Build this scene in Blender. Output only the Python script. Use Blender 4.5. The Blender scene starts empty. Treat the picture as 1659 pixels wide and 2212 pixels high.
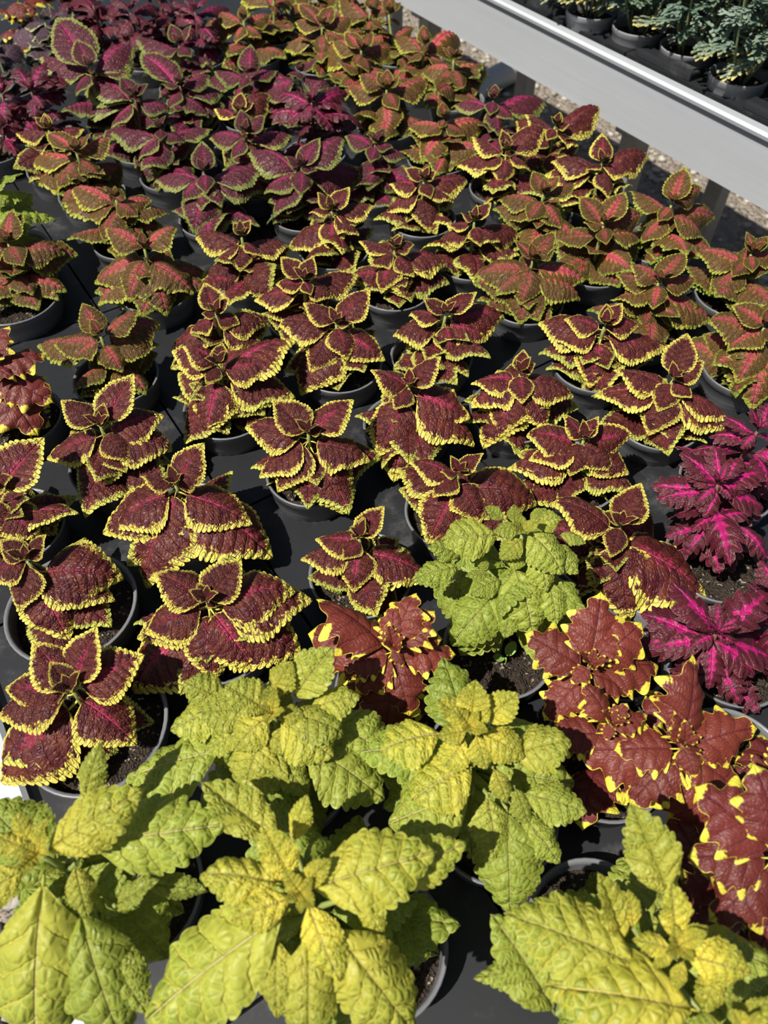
import bpy, bmesh, math, random
import numpy as np
from mathutils import Vector, Matrix, Quaternion, geometry

rng = random.Random(11)
scene = bpy.context.scene
COL = scene.collection

# ------------------------------------------------------------------ camera
W, H, FPX = 1659.0, 2212.0, 1600.0
PITCH, YAW = math.radians(52.51), math.radians(33.19)
CAM = Vector((0, 0, 1.405))
FH = Vector((math.sin(YAW), math.cos(YAW), 0))
RT = Vector((math.cos(YAW), -math.sin(YAW), 0))
UPW = Vector((0, 0, 1))
DIR = FH * math.cos(PITCH) - UPW * math.sin(PITCH)
CUP = FH * math.sin(PITCH) + UPW * math.cos(PITCH)
cam_d = bpy.data.cameras.new('camera')
cam = bpy.data.objects.new('camera', cam_d)
COL.objects.link(cam)
cam.location = CAM
cam.rotation_euler = DIR.to_track_quat('-Z', 'Y').to_euler()
cam_d.sensor_fit = 'VERTICAL'
cam_d.sensor_height = 34.6
cam_d.sensor_width = 34.6 * W / H
cam_d.lens = FPX / H * 34.6
cam_d.clip_start = 0.02
cam_d.clip_end = 200
cam_d.dof.use_dof = True
cam_d.dof.focus_distance = 0.74
cam_d.dof.aperture_fstop = 7.0
scene.camera = cam

# ------------------------------------------------------------------ light
SUN_DIR = (-RT * 0.46 - FH * 0.30 + UPW * 0.84).normalized()   # towards the sun
world = bpy.data.worlds.new('world')
scene.world = world
world.use_nodes = True
wn = world.node_tree.nodes
bg = wn['Background']
sky = wn.new('ShaderNodeTexSky')
sky.sky_type = 'NISHITA'
sky.sun_disc = False
sky.sun_elevation = math.asin(SUN_DIR.z)
sky.sun_rotation = math.atan2(SUN_DIR.x, SUN_DIR.y)
sky.air_density = 1.0
sky.dust_density = 2.0
world.node_tree.links.new(sky.outputs[0], bg.inputs[0])
bg.inputs[1].default_value = 0.055
sun_d = bpy.data.lights.new('sun', 'SUN')
sun_d.energy = 7.0
sun_d.angle = math.radians(0.53)
sun_d.color = (1.0, 0.955, 0.88)
sun = bpy.data.objects.new('sun', sun_d)
COL.objects.link(sun)
sun.rotation_euler = (-SUN_DIR).to_track_quat('-Z', 'Y').to_euler()
scene.view_settings.view_transform = 'Standard'
scene.view_settings.look = 'None'
scene.view_settings.exposure = 0.0
scene.view_settings.gamma = 1.0
scene.view_settings.use_curve_mapping = False


# ------------------------------------------------------------------ helpers
def ray(x, y):
    return DIR * FPX + RT * (x - W / 2) + CUP * (H / 2 - y)

def at(x, y, z):
    v = ray(x, y)
    return CAM + v * ((z - CAM.z) / v.z)

def link(o, parent=None):
    COL.objects.link(o)
    if parent is not None:
        o.parent = parent
    return o

def obj(name, mesh, parent=None):
    return link(bpy.data.objects.new(name, mesh), parent)

def empty(name, loc, label, cat, group=None):
    o = bpy.data.objects.new(name, None)
    o.empty_display_size = 0.02
    COL.objects.link(o)
    o.location = loc
    tag(o, label, cat, group)
    return o

def tag(o, label, cat, group=None):
    o['label'] = label
    o['category'] = cat
    if group:
        o['group'] = group
    return o

def mesh_from(name, verts, faces, mat=None, smooth=True):
    me = bpy.data.meshes.new(name)
    me.from_pydata([tuple(v) for v in verts], [], faces)
    me.update()
    if mat:
        me.materials.append(mat)
    if smooth:
        me.polygons.foreach_set('use_smooth', [True] * len(me.polygons))
    return me

def box_mesh(name, size, mat, bevel=0.0):
    bm = bmesh.new()
    bmesh.ops.create_cube(bm, size=1.0)
    bmesh.ops.scale(bm, vec=size, verts=bm.verts)
    if bevel > 0:
        bmesh.ops.bevel(bm, geom=bm.edges[:], offset=bevel, segments=2, affect='EDGES', profile=0.6)
    me = bpy.data.meshes.new(name)
    bm.to_mesh(me)
    bm.free()
    me.materials.append(mat)
    return me

def profile_mesh(name, prof, y0, y1, mat):
    """closed profile in x,z swept along y"""
    n = len(prof)
    v = [(x, y0, z) for x, z in prof] + [(x, y1, z) for x, z in prof]
    f = [(i, (i + 1) % n, (i + 1) % n + n, i + n) for i in range(n)]
    f += [tuple(range(n))[::-1], tuple(range(n, 2 * n))]
    me = mesh_from(name, v, f, mat, False)
    bm = bmesh.new()
    bm.from_mesh(me)
    bmesh.ops.recalc_face_normals(bm, faces=bm.faces)
    bm.to_mesh(me)
    bm.free()
    return me

def tube(path, radii, seg=8, cap=True):
    """verts, faces of a tube along a list of Vectors"""
    vs, fs = [], []
    n = len(path)
    ref = Vector((0.3, 0.9, 0.2)).normalized()
    for i, p in enumerate(path):
        t = (path[min(i + 1, n - 1)] - path[max(i - 1, 0)]).normalized()
        a = t.cross(ref)
        if a.length < 1e-4:
            a = t.cross(Vector((1, 0, 0)))
        a.normalize()
        b = t.cross(a)
        for k in range(seg):
            g = 2 * math.pi * k / seg
            vs.append(p + (a * math.cos(g) + b * math.sin(g)) * radii[i])
    for i in range(n - 1):
        for k in range(seg):
            k2 = (k + 1) % seg
            fs.append((i * seg + k, i * seg + k2, (i + 1) * seg + k2, (i + 1) * seg + k))
    if cap:
        fs.append(tuple(range(seg))[::-1])
        fs.append(tuple((n - 1) * seg + k for k in range(seg)))
    return vs, fs

def lathe(name, prof, mat, seg=40):
    vs, fs = [], []
    for r, z in prof:
        for k in range(seg):
            a = 2 * math.pi * k / seg
            vs.append((r * math.cos(a), r * math.sin(a), z))
    for i in range(len(prof) - 1):
        for k in range(seg):
            k2 = (k + 1) % seg
            fs.append((i * seg + k, i * seg + k2, (i + 1) * seg + k2, (i + 1) * seg + k))
    return mesh_from(name, vs, fs, mat, True)


# ------------------------------------------------------------------ materials
class NT:
    """small helper to write node graphs as expressions"""
    def __init__(self, name):
        self.mat = bpy.data.materials.new(name)
        self.mat.use_nodes = True
        self.t = self.mat.node_tree
        self.t.nodes.clear()
        self.out = self.t.nodes.new('ShaderNodeOutputMaterial')

    def node(self, typ, **kw):
        n = self.t.nodes.new(typ)
        for k, v in kw.items():
            setattr(n, k, v)
        return n

    def put(self, sock, val):
        if isinstance(val, bpy.types.NodeSocket):
            self.t.links.new(val, sock)
        else:
            if sock.type == 'RGBA' and len(val) == 3:
                val = (*val, 1.0)
            sock.default_value = val

    def m(self, op, a, b=0.0, c=0.0, clamp=False):
        n = self.node('ShaderNodeMath', operation=op, use_clamp=clamp)
        self.put(n.inputs[0], a)
        self.put(n.inputs[1], b)
        self.put(n.inputs[2], c)
        return n.outputs[0]

    def vm(self, op, a, b=(0, 0, 0)):
        n = self.node('ShaderNodeVectorMath', operation=op)
        self.put(n.inputs[0], a)
        self.put(n.inputs[1], b)
        return n.outputs[0]

    def step(self, x, lo, hi):
        n = self.node('ShaderNodeMapRange', interpolation_type='SMOOTHSTEP')
        self.put(n.inputs['Value'], x)
        self.put(n.inputs['From Min'], lo)
        self.put(n.inputs['From Max'], hi)
        return n.outputs[0]

    def mix(self, f, a, b):
        n = self.node('ShaderNodeMix', data_type='RGBA')
        self.put(n.inputs['Factor'], f)
        self.put(n.inputs['A'], a)
        self.put(n.inputs['B'], b)
        return n.outputs['Result']

    def attr(self, name, vec=False):
        n = self.node('ShaderNodeAttribute', attribute_name=name)
        return n.outputs['Vector'] if vec else n.outputs['Fac']

    def noise(self, vec, scale, detail=3.0, rough=0.55):
        n = self.node('ShaderNodeTexNoise')
        if vec is not None:
            self.put(n.inputs['Vector'], vec)
        n.inputs['Scale'].default_value = scale
        n.inputs['Detail'].default_value = detail
        n.inputs['Roughness'].default_value = rough
        return n.outputs['Fac']

    def voro(self, vec, scale, feature='F1', rnd=1.0):
        n = self.node('ShaderNodeTexVoronoi', feature=feature)
        if vec is not None:
            self.put(n.inputs['Vector'], vec)
        n.inputs['Scale'].default_value = scale
        n.inputs['Randomness'].default_value = rnd
        return n

    def bsdf(self, color, rough=0.5, bump=None, strength=0.5, dist=0.001, spec=0.4, metal=0.0, transl=0.0, tcolor=None):
        p = self.node('ShaderNodeBsdfPrincipled')
        self.put(p.inputs['Base Color'], color)
        self.put(p.inputs['Roughness'], rough)
        self.put(p.inputs['Specular IOR Level'], spec)
        self.put(p.inputs['Metallic'], metal)
        if bump is not None:
            b = self.node('ShaderNodeBump')
            self.put(b.inputs['Height'], bump)
            b.inputs['Strength'].default_value = strength
            b.inputs['Distance'].default_value = dist
            self.t.links.new(b.outputs[0], p.inputs['Normal'])
        sh = p.outputs[0]
        if transl > 0:
            tr = self.node('ShaderNodeBsdfTranslucent')
            self.put(tr.inputs[0], tcolor if tcolor is not None else color)
            mx = self.node('ShaderNodeMixShader')
            mx.inputs[0].default_value = transl
            self.t.links.new(sh, mx.inputs[1])
            self.t.links.new(tr.outputs[0], mx.inputs[2])
            sh = mx.outputs[0]
        self.t.links.new(sh, self.out.inputs[0])
        return self.mat


def simple_mat(name, color, rough=0.5, spec=0.4, metal=0.0, nscale=40, namt=0.15, bump=0.0, dist=0.001):
    g = NT(name)
    tc = g.node('ShaderNodeTexCoord').outputs['Object']
    n = g.noise(tc, nscale, 4)
    dark = tuple(c * (1 - namt) for c in color)
    light = tuple(min(1, c * (1 + namt)) for c in color)
    c = g.mix(n, dark, light)
    return g.bsdf(c, rough, n if bump else None, bump, dist, spec, metal)


def leaf_material(kind):
    g = NT('leaf_' + kind)
    e, lv, ay, tt = g.attr('edge'), g.attr('lv'), g.attr('ay'), g.attr('tt')
    lobe, sc = g.attr('lobe'), g.attr('sc')
    uv = g.attr('flat', True)
    oi = g.node('ShaderNodeObjectInfo')
    rnd = oi.outputs['Random']
    sep = g.node('ShaderNodeSeparateColor')
    g.t.links.new(oi.outputs['Color'], sep.inputs[0])
    young, lush = sep.outputs[0], sep.outputs[1]
    comb = g.node('ShaderNodeCombineXYZ')
    g.put(comb.inputs[0], g.m('MULTIPLY', rnd, 37.0))
    g.put(comb.inputs[1], g.m('MULTIPLY', rnd, 11.0))
    p = g.vm('ADD', uv, comb.outputs[0])
    n1 = g.noise(p, 7, 3)
    n2 = g.noise(p, 30, 3)
    # distance to lateral vein: 1 on the vein, 0 half way between
    lvw = g.m('ADD', lv, g.m('MULTIPLY', g.m('SUBTRACT', n1, 0.5), 0.55))
    fr = g.m('FRACT', g.m('ADD', lvw, 0.5))
    vd = g.m('SUBTRACT', 1.0, g.m('MULTIPLY', g.m('ABSOLUTE', g.m('SUBTRACT', fr, 0.5)), 2.0))
    vein = g.m('MULTIPLY', g.step(vd, 0.86, 0.99), g.step(e, 0.0, 0.05))
    mid = g.m('SUBTRACT', 1.0, g.step(ay, 0.002, 0.013))
    if kind == 'lime':
        pq, RS = p, 15
    else:
        cq = g.node('ShaderNodeCombineXYZ')
        g.put(cq.inputs[0], g.m('MULTIPLY', lvw, 2.6))
        g.put(cq.inputs[1], g.m('MULTIPLY', ay, 30.0))
        g.put(cq.inputs[2], g.m('MULTIPLY', rnd, 40.0))
        pq, RS = cq.outputs[0], 1.0
    cells = g.voro(pq, RS)
    cellc = cells.outputs['Color']
    cs = g.node('ShaderNodeSeparateColor')
    g.t.links.new(cellc, cs.inputs[0])
    crand = cs.outputs[0]
    ret = g.voro(pq, RS, 'DISTANCE_TO_EDGE').outputs['Distance']
    retl = g.m('SUBTRACT', 1.0, g.step(ret, 0.02, 0.10))
    hgt = g.m('ADD', g.m('MULTIPLY', g.step(ret, 0.0, 0.35), 0.55), g.m('MULTIPLY', n2, 0.12))
    hgt = g.m('SUBTRACT', hgt, g.m('MULTIPLY', vein, 0.7))
    hgt = g.m('SUBTRACT', hgt, g.m('MULTIPLY', mid, 0.8))

    def margin(width, jag, soft=0.006):
        thr = g.m('ADD', width, g.m('MULTIPLY', g.m('SUBTRACT', crand, 0.5), jag))
        thr = g.m('ADD', thr, g.m('MULTIPLY', g.m('SUBTRACT', n1, 0.5), jag * 1.2))
        thr = g.m('ADD', thr, g.m('MULTIPLY', g.step(tt, 0.7, 1.0), 0.05))
        return g.m('SUBTRACT', 1.0, g.step(g.m('SUBTRACT', e, thr), -soft, soft))

    def centre(width, flame, t0=0.0, t1=0.85, soft=0.02):
        fade = g.m('MULTIPLY', g.step(tt, t0, 0.16), g.m('SUBTRACT', 1.0, g.step(tt, 0.35, t1)))
        v = g.m('MULTIPLY', fade, width)
        v = g.m('ADD', v, g.m('MULTIPLY', g.m('SUBTRACT', vd, 0.55), g.m('MULTIPLY', fade, flame)))
        v = g.m('ADD', v, g.m('MULTIPLY', g.m('SUBTRACT', n1, 0.5), 0.09))
        v = g.m('ADD', v, g.m('MULTIPLY', g.m('SUBTRACT', n2, 0.5), 0.05))
        return g.step(g.m('SUBTRACT', v, ay), -soft, soft)

    back = g.node('ShaderNodeNewGeometry').outputs['Backfacing']
    rough, spec, tr = 0.48, 0.36, 0.14
    strength = 0.85
    if kind == 'maroon':
        body = g.mix(g.step(n1, 0.3, 0.7), (0.062, 0.007, 0.012), (0.132, 0.030, 0.015))
        body = g.mix(g.m('MULTIPLY', retl, 0.35), body, (0.04, 0.003, 0.010))
        cm = g.m('MULTIPLY', centre(0.05, 0.075, 0.0, 0.75), g.m('MULTIPLY', g.step(rnd, 0.15, 0.9), 0.85))
        body = g.mix(cm, body, (0.33, 0.022, 0.075))
        body = g.mix(g.m('MULTIPLY', mid, g.m('SUBTRACT', 0.9, tt)), body, (0.34, 0.065, 0.085))
        yel = g.mix(young, (0.27, 0.37, 0.035), (0.74, 0.60, 0.075))
        yel = g.mix(g.m('MULTIPLY', n2, 0.5), yel, (0.88, 0.78, 0.22))
        mk = margin(0.076, 0.07)
        mk = g.m('MULTIPLY', mk, g.m('MAXIMUM', g.step(sc, 0.12, 0.42), g.step(tt, 0.9, 0.95)))
        inner = g.m('MULTIPLY', g.m('MULTIPLY', retl, g.step(e, 0.03, 0.06)), 0.8)
        mk = g.m('MULTIPLY', mk, g.m('SUBTRACT', 1.0, inner))
        col = g.mix(mk, body, yel)
        backc = g.mix(mk, (0.16, 0.10, 0.045), (0.42, 0.42, 0.08))
    elif kind == 'coral':
        body = g.mix(n1, (0.06, 0.022, 0.010), (0.16, 0.095, 0.018))
        cm = centre(0.10, 0.11, 0.0, 1.0, 0.03)
        cor = g.mix(g.step(ay, 0.0, 0.12), (0.40, 0.05, 0.085), (0.60, 0.17, 0.065))
        cor = g.mix(g.m('MULTIPLY', n1, 0.5), cor, (0.36, 0.03, 0.075))
        body = g.mix(g.m('MULTIPLY', cm, g.m('ADD', 0.55, g.m('MULTIPLY', rnd, 0.45))), body, cor)
        body = g.mix(g.m('MULTIPLY', mid, 0.7), body, (0.48, 0.12, 0.13))
        yel = g.mix(young, (0.19, 0.26, 0.03), (0.50, 0.46, 0.055))
        mk = margin(0.038, 0.03)
        mk = g.m('MULTIPLY', mk, g.m('MAXIMUM', g.step(sc, 0.1, 0.4), g.step(tt, 0.9, 0.95)))
        col = g.mix(mk, body, yel)
        backc = g.mix(mk, (0.20, 0.15, 0.06), (0.32, 0.38, 0.09))
    elif kind == 'magenta':
        body = g.mix(n1, (0.05, 0.009, 0.018), (0.12, 0.024, 0.030))
        cm = centre(0.07, 0.11, 0.0, 0.9)
        body = g.mix(g.m('MULTIPLY', cm, g.m('ADD', 0.5, g.m('MULTIPLY', rnd, 0.5))), body, (0.30, 0.016, 0.09))
        body = g.mix(g.m('MULTIPLY', mid, 0.6), body, (0.34, 0.05, 0.12))
        yel = g.mix(young, (0.15, 0.19, 0.035), (0.36, 0.34, 0.085))
        mk = margin(0.06, 0.04, 0.018)
        inner = g.m('MULTIPLY', g.m('MULTIPLY', vein, g.step(e, 0.015, 0.05)), 0.8)
        mk = g.m('MULTIPLY', mk, g.m('SUBTRACT', 1.0, inner))
        col = g.mix(mk, body, yel)
        backc = g.mix(mk, (0.22, 0.10, 0.11), (0.32, 0.30, 0.12))
    elif kind == 'lime':
        green = g.mix(n1, (0.075, 0.150, 0.010), (0.23, 0.31, 0.035))
        yel = g.mix(g.step(young, 0.3, 1.0), (0.46, 0.48, 0.10), (0.78, 0.60, 0.05))
        yel = g.mix(n1, yel, (0.55, 0.52, 0.08))
        veinw = g.m('MULTIPLY', g.step(vd, 0.72, 0.98), g.step(e, 0.0, 0.05))
        pale = g.m('MAXIMUM', g.m('MULTIPLY', retl, 0.75), g.m('MAXIMUM', veinw, mid))
        nz = g.step(n2, 0.40, 0.62)
        fine = g.step(g.noise(p, 85, 2), 0.48, 0.62)
        yf = g.m('MAXIMUM', pale, g.m('MAXIMUM', g.m('MULTIPLY', nz, 0.45), g.m('MULTIPLY', fine, 0.6)))
        yf = g.m('MULTIPLY', yf, g.m('ADD', 0.45, g.m('MULTIPLY', young, 0.55)))
        yc = g.m('MULTIPLY', young, g.m('SUBTRACT', 1.0, g.step(g.m('ADD', tt, g.m('MULTIPLY', n1, 0.4)), 0.35, 1.15)))
        yf = g.m('MAXIMUM', yf, yc)
        col = g.mix(yf, green, yel)
        col = g.mix(g.m('MULTIPLY', g.m('MULTIPLY', mid, rnd), 0.6), col, (0.62, 0.48, 0.30))
        spot = g.step(g.noise(p, 9, 5, 0.7), 0.665, 0.74)
        col = g.mix(g.m('MULTIPLY', spot, g.m('MULTIPLY', g.step(lush, 0.55, 0.75), 0.8)), col, (0.66, 0.62, 0.46))
        col = g.mix(g.m('MULTIPLY', g.m('SUBTRACT', 1.0, g.step(e, 0.002, 0.008)), 0.6), col, (0.62, 0.66, 0.16))
        backc = g.mix(n1, (0.30, 0.38, 0.10), (0.42, 0.45, 0.14))
        rough, tr = 0.48, 0.24
    elif kind == 'brick':
        body = g.mix(n1, (0.10, 0.013, 0.014), (0.20, 0.045, 0.018))
        body = g.mix(g.m('MULTIPLY', young, 0.5), g.mix(0.45, body, (0.085, 0.010, 0.018)), g.mix(0.4, body, (0.33, 0.075, 0.025)))
        body = g.mix(g.m('MULTIPLY', g.m('MAXIMUM', g.m('MULTIPLY', vein, 0.7), g.m('MULTIPLY', retl, 0.35)), 0.8), body, (0.055, 0.005, 0.018))
        body = g.mix(g.m('MULTIPLY', mid, 0.7), body, (0.07, 0.007, 0.022))
        yel = g.mix(young, (0.55, 0.52, 0.05), (0.82, 0.66, 0.07))
        lb = g.m('ADD', lobe, g.m('MULTIPLY', g.m('SUBTRACT', n1, 0.5), 0.5))
        lb = g.m('ADD', lb, g.m('MULTIPLY', g.m('SUBTRACT', crand, 0.5), 0.22))
        mk = g.m('MAXIMUM', g.step(lb, 0.50, 0.58), g.m('SUBTRACT', 1.0, g.step(e, 0.003, 0.008)))
        col = g.mix(mk, body, yel)
        backc = g.mix(mk, (0.22, 0.09, 0.06), (0.45, 0.42, 0.12))
        rough, strength = 0.48, 0.4
    elif kind == 'plum':
        body = g.mix(n1, (0.045, 0.006, 0.014), (0.10, 0.016, 0.020))
        cm = centre(0.075, 0.075, 0.0, 0.95)
        mg = g.mix(n1, (0.40, 0.010, 0.155), (0.32, 0.010, 0.085))
        body = g.mix(g.m('MULTIPLY', cm, g.m('ADD', 0.12, g.m('MULTIPLY', lush, 0.88))), body, mg)
        body = g.mix(g.m('MULTIPLY', g.m('MAXIMUM', vein, mid), g.m('MULTIPLY', lush, 0.4)), body, (0.38, 0.012, 0.10))
        mk = g.m('SUBTRACT', 1.0, g.step(e, 0.002, 0.007))
        col = g.mix(g.m('MULTIPLY', mk, 0.7), body, (0.34, 0.13, 0.12))
        backc = g.mix(n1, (0.16, 0.03, 0.06), (0.22, 0.06, 0.08))
        rough, strength = 0.45, 0.4
    else:  # grey
        body = g.mix(n1, (0.055, 0.03, 0.045), (0.11, 0.06, 0.075))
        mk = margin(0.035, 0.05, 0.01)
        inner = g.m('MULTIPLY', g.m('MULTIPLY', retl, g.step(e, 0.02, 0.05)), 0.9)
        mk = g.m('MULTIPLY', mk, g.m('SUBTRACT', 1.0, inner))
        col = g.mix(mk, body, g.mix(young, (0.22, 0.27, 0.14), (0.50, 0.50, 0.22)))
        backc = (0.16, 0.15, 0.12, 1)
    val = g.node('ShaderNodeHueSaturation')
    g.put(val.inputs['Value'], g.m('ADD', 0.86, g.m('MULTIPLY', rnd, 0.28)))
    g.put(val.inputs['Color'], col)
    col = val.outputs[0]
    col = g.mix(back, col, backc)
    return g.bsdf(col, rough, hgt, strength, 0.0016, spec, 0.0, tr)


M = {k: leaf_material(k) for k in ('maroon', 'coral', 'magenta', 'lime', 'brick', 'plum', 'grey')}
M['stem_green'] = simple_mat('stem_green', (0.22, 0.26, 0.07), 0.5)
M['stem_red'] = simple_mat('stem_red', (0.14, 0.06, 0.045), 0.5)
M['stem_grey'] = simple_mat('stem_grey', (0.20, 0.24, 0.12), 0.6)


def pot_material(name='pot_plastic', c0=(0.12, 0.123, 0.132), c1=(0.17, 0.173, 0.185)):
    g = NT(name)
    tc = g.node('ShaderNodeTexCoord').outputs['Object']
    n = g.noise(tc, 60, 5, 0.65)
    dust = g.step(g.noise(tc, 25, 4, 0.7), 0.55, 0.8)
    c = g.mix(n, c0, c1)
    c = g.mix(g.m('MULTIPLY', dust, 0.35), c, (0.20, 0.19, 0.175))
    return g.bsdf(c, 0.36, n, 0.1, 0.0005, 0.5)


def tray_material():
    g = NT('tray_plastic')
    tc = g.node('ShaderNodeTexCoord').outputs['Object']
    n = g.noise(tc, 18, 6, 0.7)
    dust = g.step(g.noise(tc, 9, 6, 0.72), 0.52, 0.72)
    sp = g.m('SUBTRACT', 1.0, g.step(g.voro(tc, 260).outputs['Distance'], 0.08, 0.2))
    c = g.mix(n, (0.011, 0.0118, 0.0135), (0.022, 0.0232, 0.026))
    c = g.mix(g.m('MULTIPLY', dust, 0.35), c, (0.16, 0.155, 0.15))
    c = g.mix(g.m('MULTIPLY', sp, g.m('MULTIPLY', dust, 0.5)), c, (0.3, 0.29, 0.27))
    return g.bsdf(c, 0.45, n, 0.15, 0.0006, 0.35)


def soil_material():
    g = NT('potting_soil')
    tc = g.node('ShaderNodeTexCoord').outputs['Object']
    v = g.voro(tc, 420)
    cs = g.node('ShaderNodeSeparateColor')
    g.t.links.new(v.outputs['Color'], cs.inputs[0])
    n = g.noise(tc, 90, 6, 0.7)
    c = g.mix(n, (0.012, 0.009, 0.007), (0.075, 0.055, 0.04))
    c = g.mix(g.step(cs.outputs[0], 0.90, 0.95), c, (0.26, 0.22, 0.16))
    h = g.m('ADD', v.outputs['Distance'], n)
    return g.bsdf(c, 0.9, h, 1.0, 0.004, 0.2)


def alu_material():
    g = NT('brushed_aluminium')
    tc = g.node('ShaderNodeTexCoord').outputs['Object']
    mp = g.node('ShaderNodeMapping')
    mp.inputs['Scale'].default_value = (60, 0.8, 160)
    g.put(mp.inputs[0], tc)
    n = g.noise(mp.outputs[0], 1.5, 6, 0.65)
    mp2 = g.node('ShaderNodeMapping')
    mp2.inputs['Scale'].default_value = (6, 3, 9)
    g.put(mp2.inputs[0], tc)
    n2 = g.noise(mp2.outputs[0], 1.0, 5, 0.7)
    c = g.mix(n, (0.42, 0.445, 0.47), (0.53, 0.555, 0.58))
    c = g.mix(g.m('MULTIPLY', g.step(n2, 0.45, 0.75), 0.3), c, (0.56, 0.585, 0.61))
    sp = g.m('SUBTRACT', 1.0, g.step(g.noise(mp2.outputs[0], 5.0, 2), 0.24, 0.27))
    c = g.mix(g.m('MULTIPLY', sp, 0.5), c, (0.2, 0.2, 0.2))
    r = g.m('ADD', 0.42, g.m('MULTIPLY', n, 0.2))
    return g.bsdf(c, r, n, 0.06, 0.0004, 0.5, 0.35)


def gravel_ground_material():
    g = NT('gravel_ground')
    tc = g.node('ShaderNodeTexCoord').outputs['Object']
    v = g.voro(tc, 42)
    d = g.voro(tc, 42, 'DISTANCE_TO_EDGE').outputs['Distance']
    cs = g.node('ShaderNodeSeparateColor')
    g.t.links.new(v.outputs['Color'], cs.inputs[0])
    n = g.noise(tc, 150, 4)
    n2 = g.noise(tc, 1.3, 4)
    c = g.mix(cs.outputs[0], (0.15, 0.125, 0.10), (0.38, 0.33, 0.27))
    c = g.mix(n, c, g.mix(n2, (0.22, 0.185, 0.145), (0.33, 0.28, 0.215)))
    h = g.m('ADD', g.step(d, 0.0, 0.3), g.m('MULTIPLY', n, 0.4))
    return g.bsdf(c, 0.9, h, 0.9, 0.012, 0.2)


def pebble_material():
    g = NT('pebble_stone')
    cid = g.attr('tone')
    tc = g.node('ShaderNodeTexCoord').outputs['Object']
    n = g.noise(tc, 120, 4)
    c = g.mix(cid, (0.22, 0.195, 0.165), (0.52, 0.475, 0.41))
    c = g.mix(g.m('MULTIPLY', n, 0.6), c, (0.34, 0.31, 0.27))
    return g.bsdf(c, 0.85, n, 0.4, 0.003, 0.25)


M['pot'] = pot_material()
M['pot_grey'] = pot_material('pot_plastic_grey', (0.20, 0.203, 0.212), (0.27, 0.272, 0.285))
M['tray'] = tray_material()
M['soil'] = soil_material()
M['alu'] = alu_material()
M['gravel'] = gravel_ground_material()
M['pebble'] = pebble_material()
M['steel'] = simple_mat('galvanised_steel', (0.30, 0.31, 0.32), 0.45, 0.5, 0.4, 30, 0.2)
M['hose'] = simple_mat('grey_pvc', (0.42, 0.42, 0.41), 0.45, 0.4, 0.0, 20, 0.1)
M['seedling'] = simple_mat('seedling_green', (0.22, 0.36, 0.07), 0.45, 0.4, 0.0, 200, 0.2)


# ------------------------------------------------------------------ leaf meshes
def interp(xs, ys, t):
    # smooth monotone-ish interpolation through control points
    xs, ys = np.array(xs, float), np.array(ys, float)
    fine = np.linspace(0, 1, 400)
    y = np.interp(fine, xs, ys)
    k = np.hanning(27)
    k /= k.sum()
    yp = np.pad(y, 13, mode='edge')
    ysm = np.convolve(yp, k, mode='valid')
    ysm *= np.clip((1 - fine) / 0.03, 0, 1)
    return np.interp(t, fine, ysm)

SHAPES = {
    'ovate': ([0, .03, .10, .20, .33, .48, .62, .76, .88, .95, 1], [.035, .165, .285, .355, .376, .346, .272, .172, .088, .044, 0]),
    'narrow': ([0, .04, .12, .25, .4, .55, .7, .85, .95, 1], [.02, .07, .14, .205, .235, .225, .175, .095, .035, 0]),
    'lime': ([0, .05, .14, .28, .42, .56, .70, .84, .94, 1], [.02, .085, .19, .285, .325, .31, .24, .135, .055, 0]),
    'lobed': ([0, .03, .10, .22, .36, .5, .62, .74, .85, .93, 1], [.03, .13, .23, .30, .325, .30, .24, .155, .085, .05, 0]),
    'frilly': ([0, .05, .15, .3, .45, .6, .75, .88, 1], [.015, .06, .145, .21, .225, .195, .13, .06, 0]),
}

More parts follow.
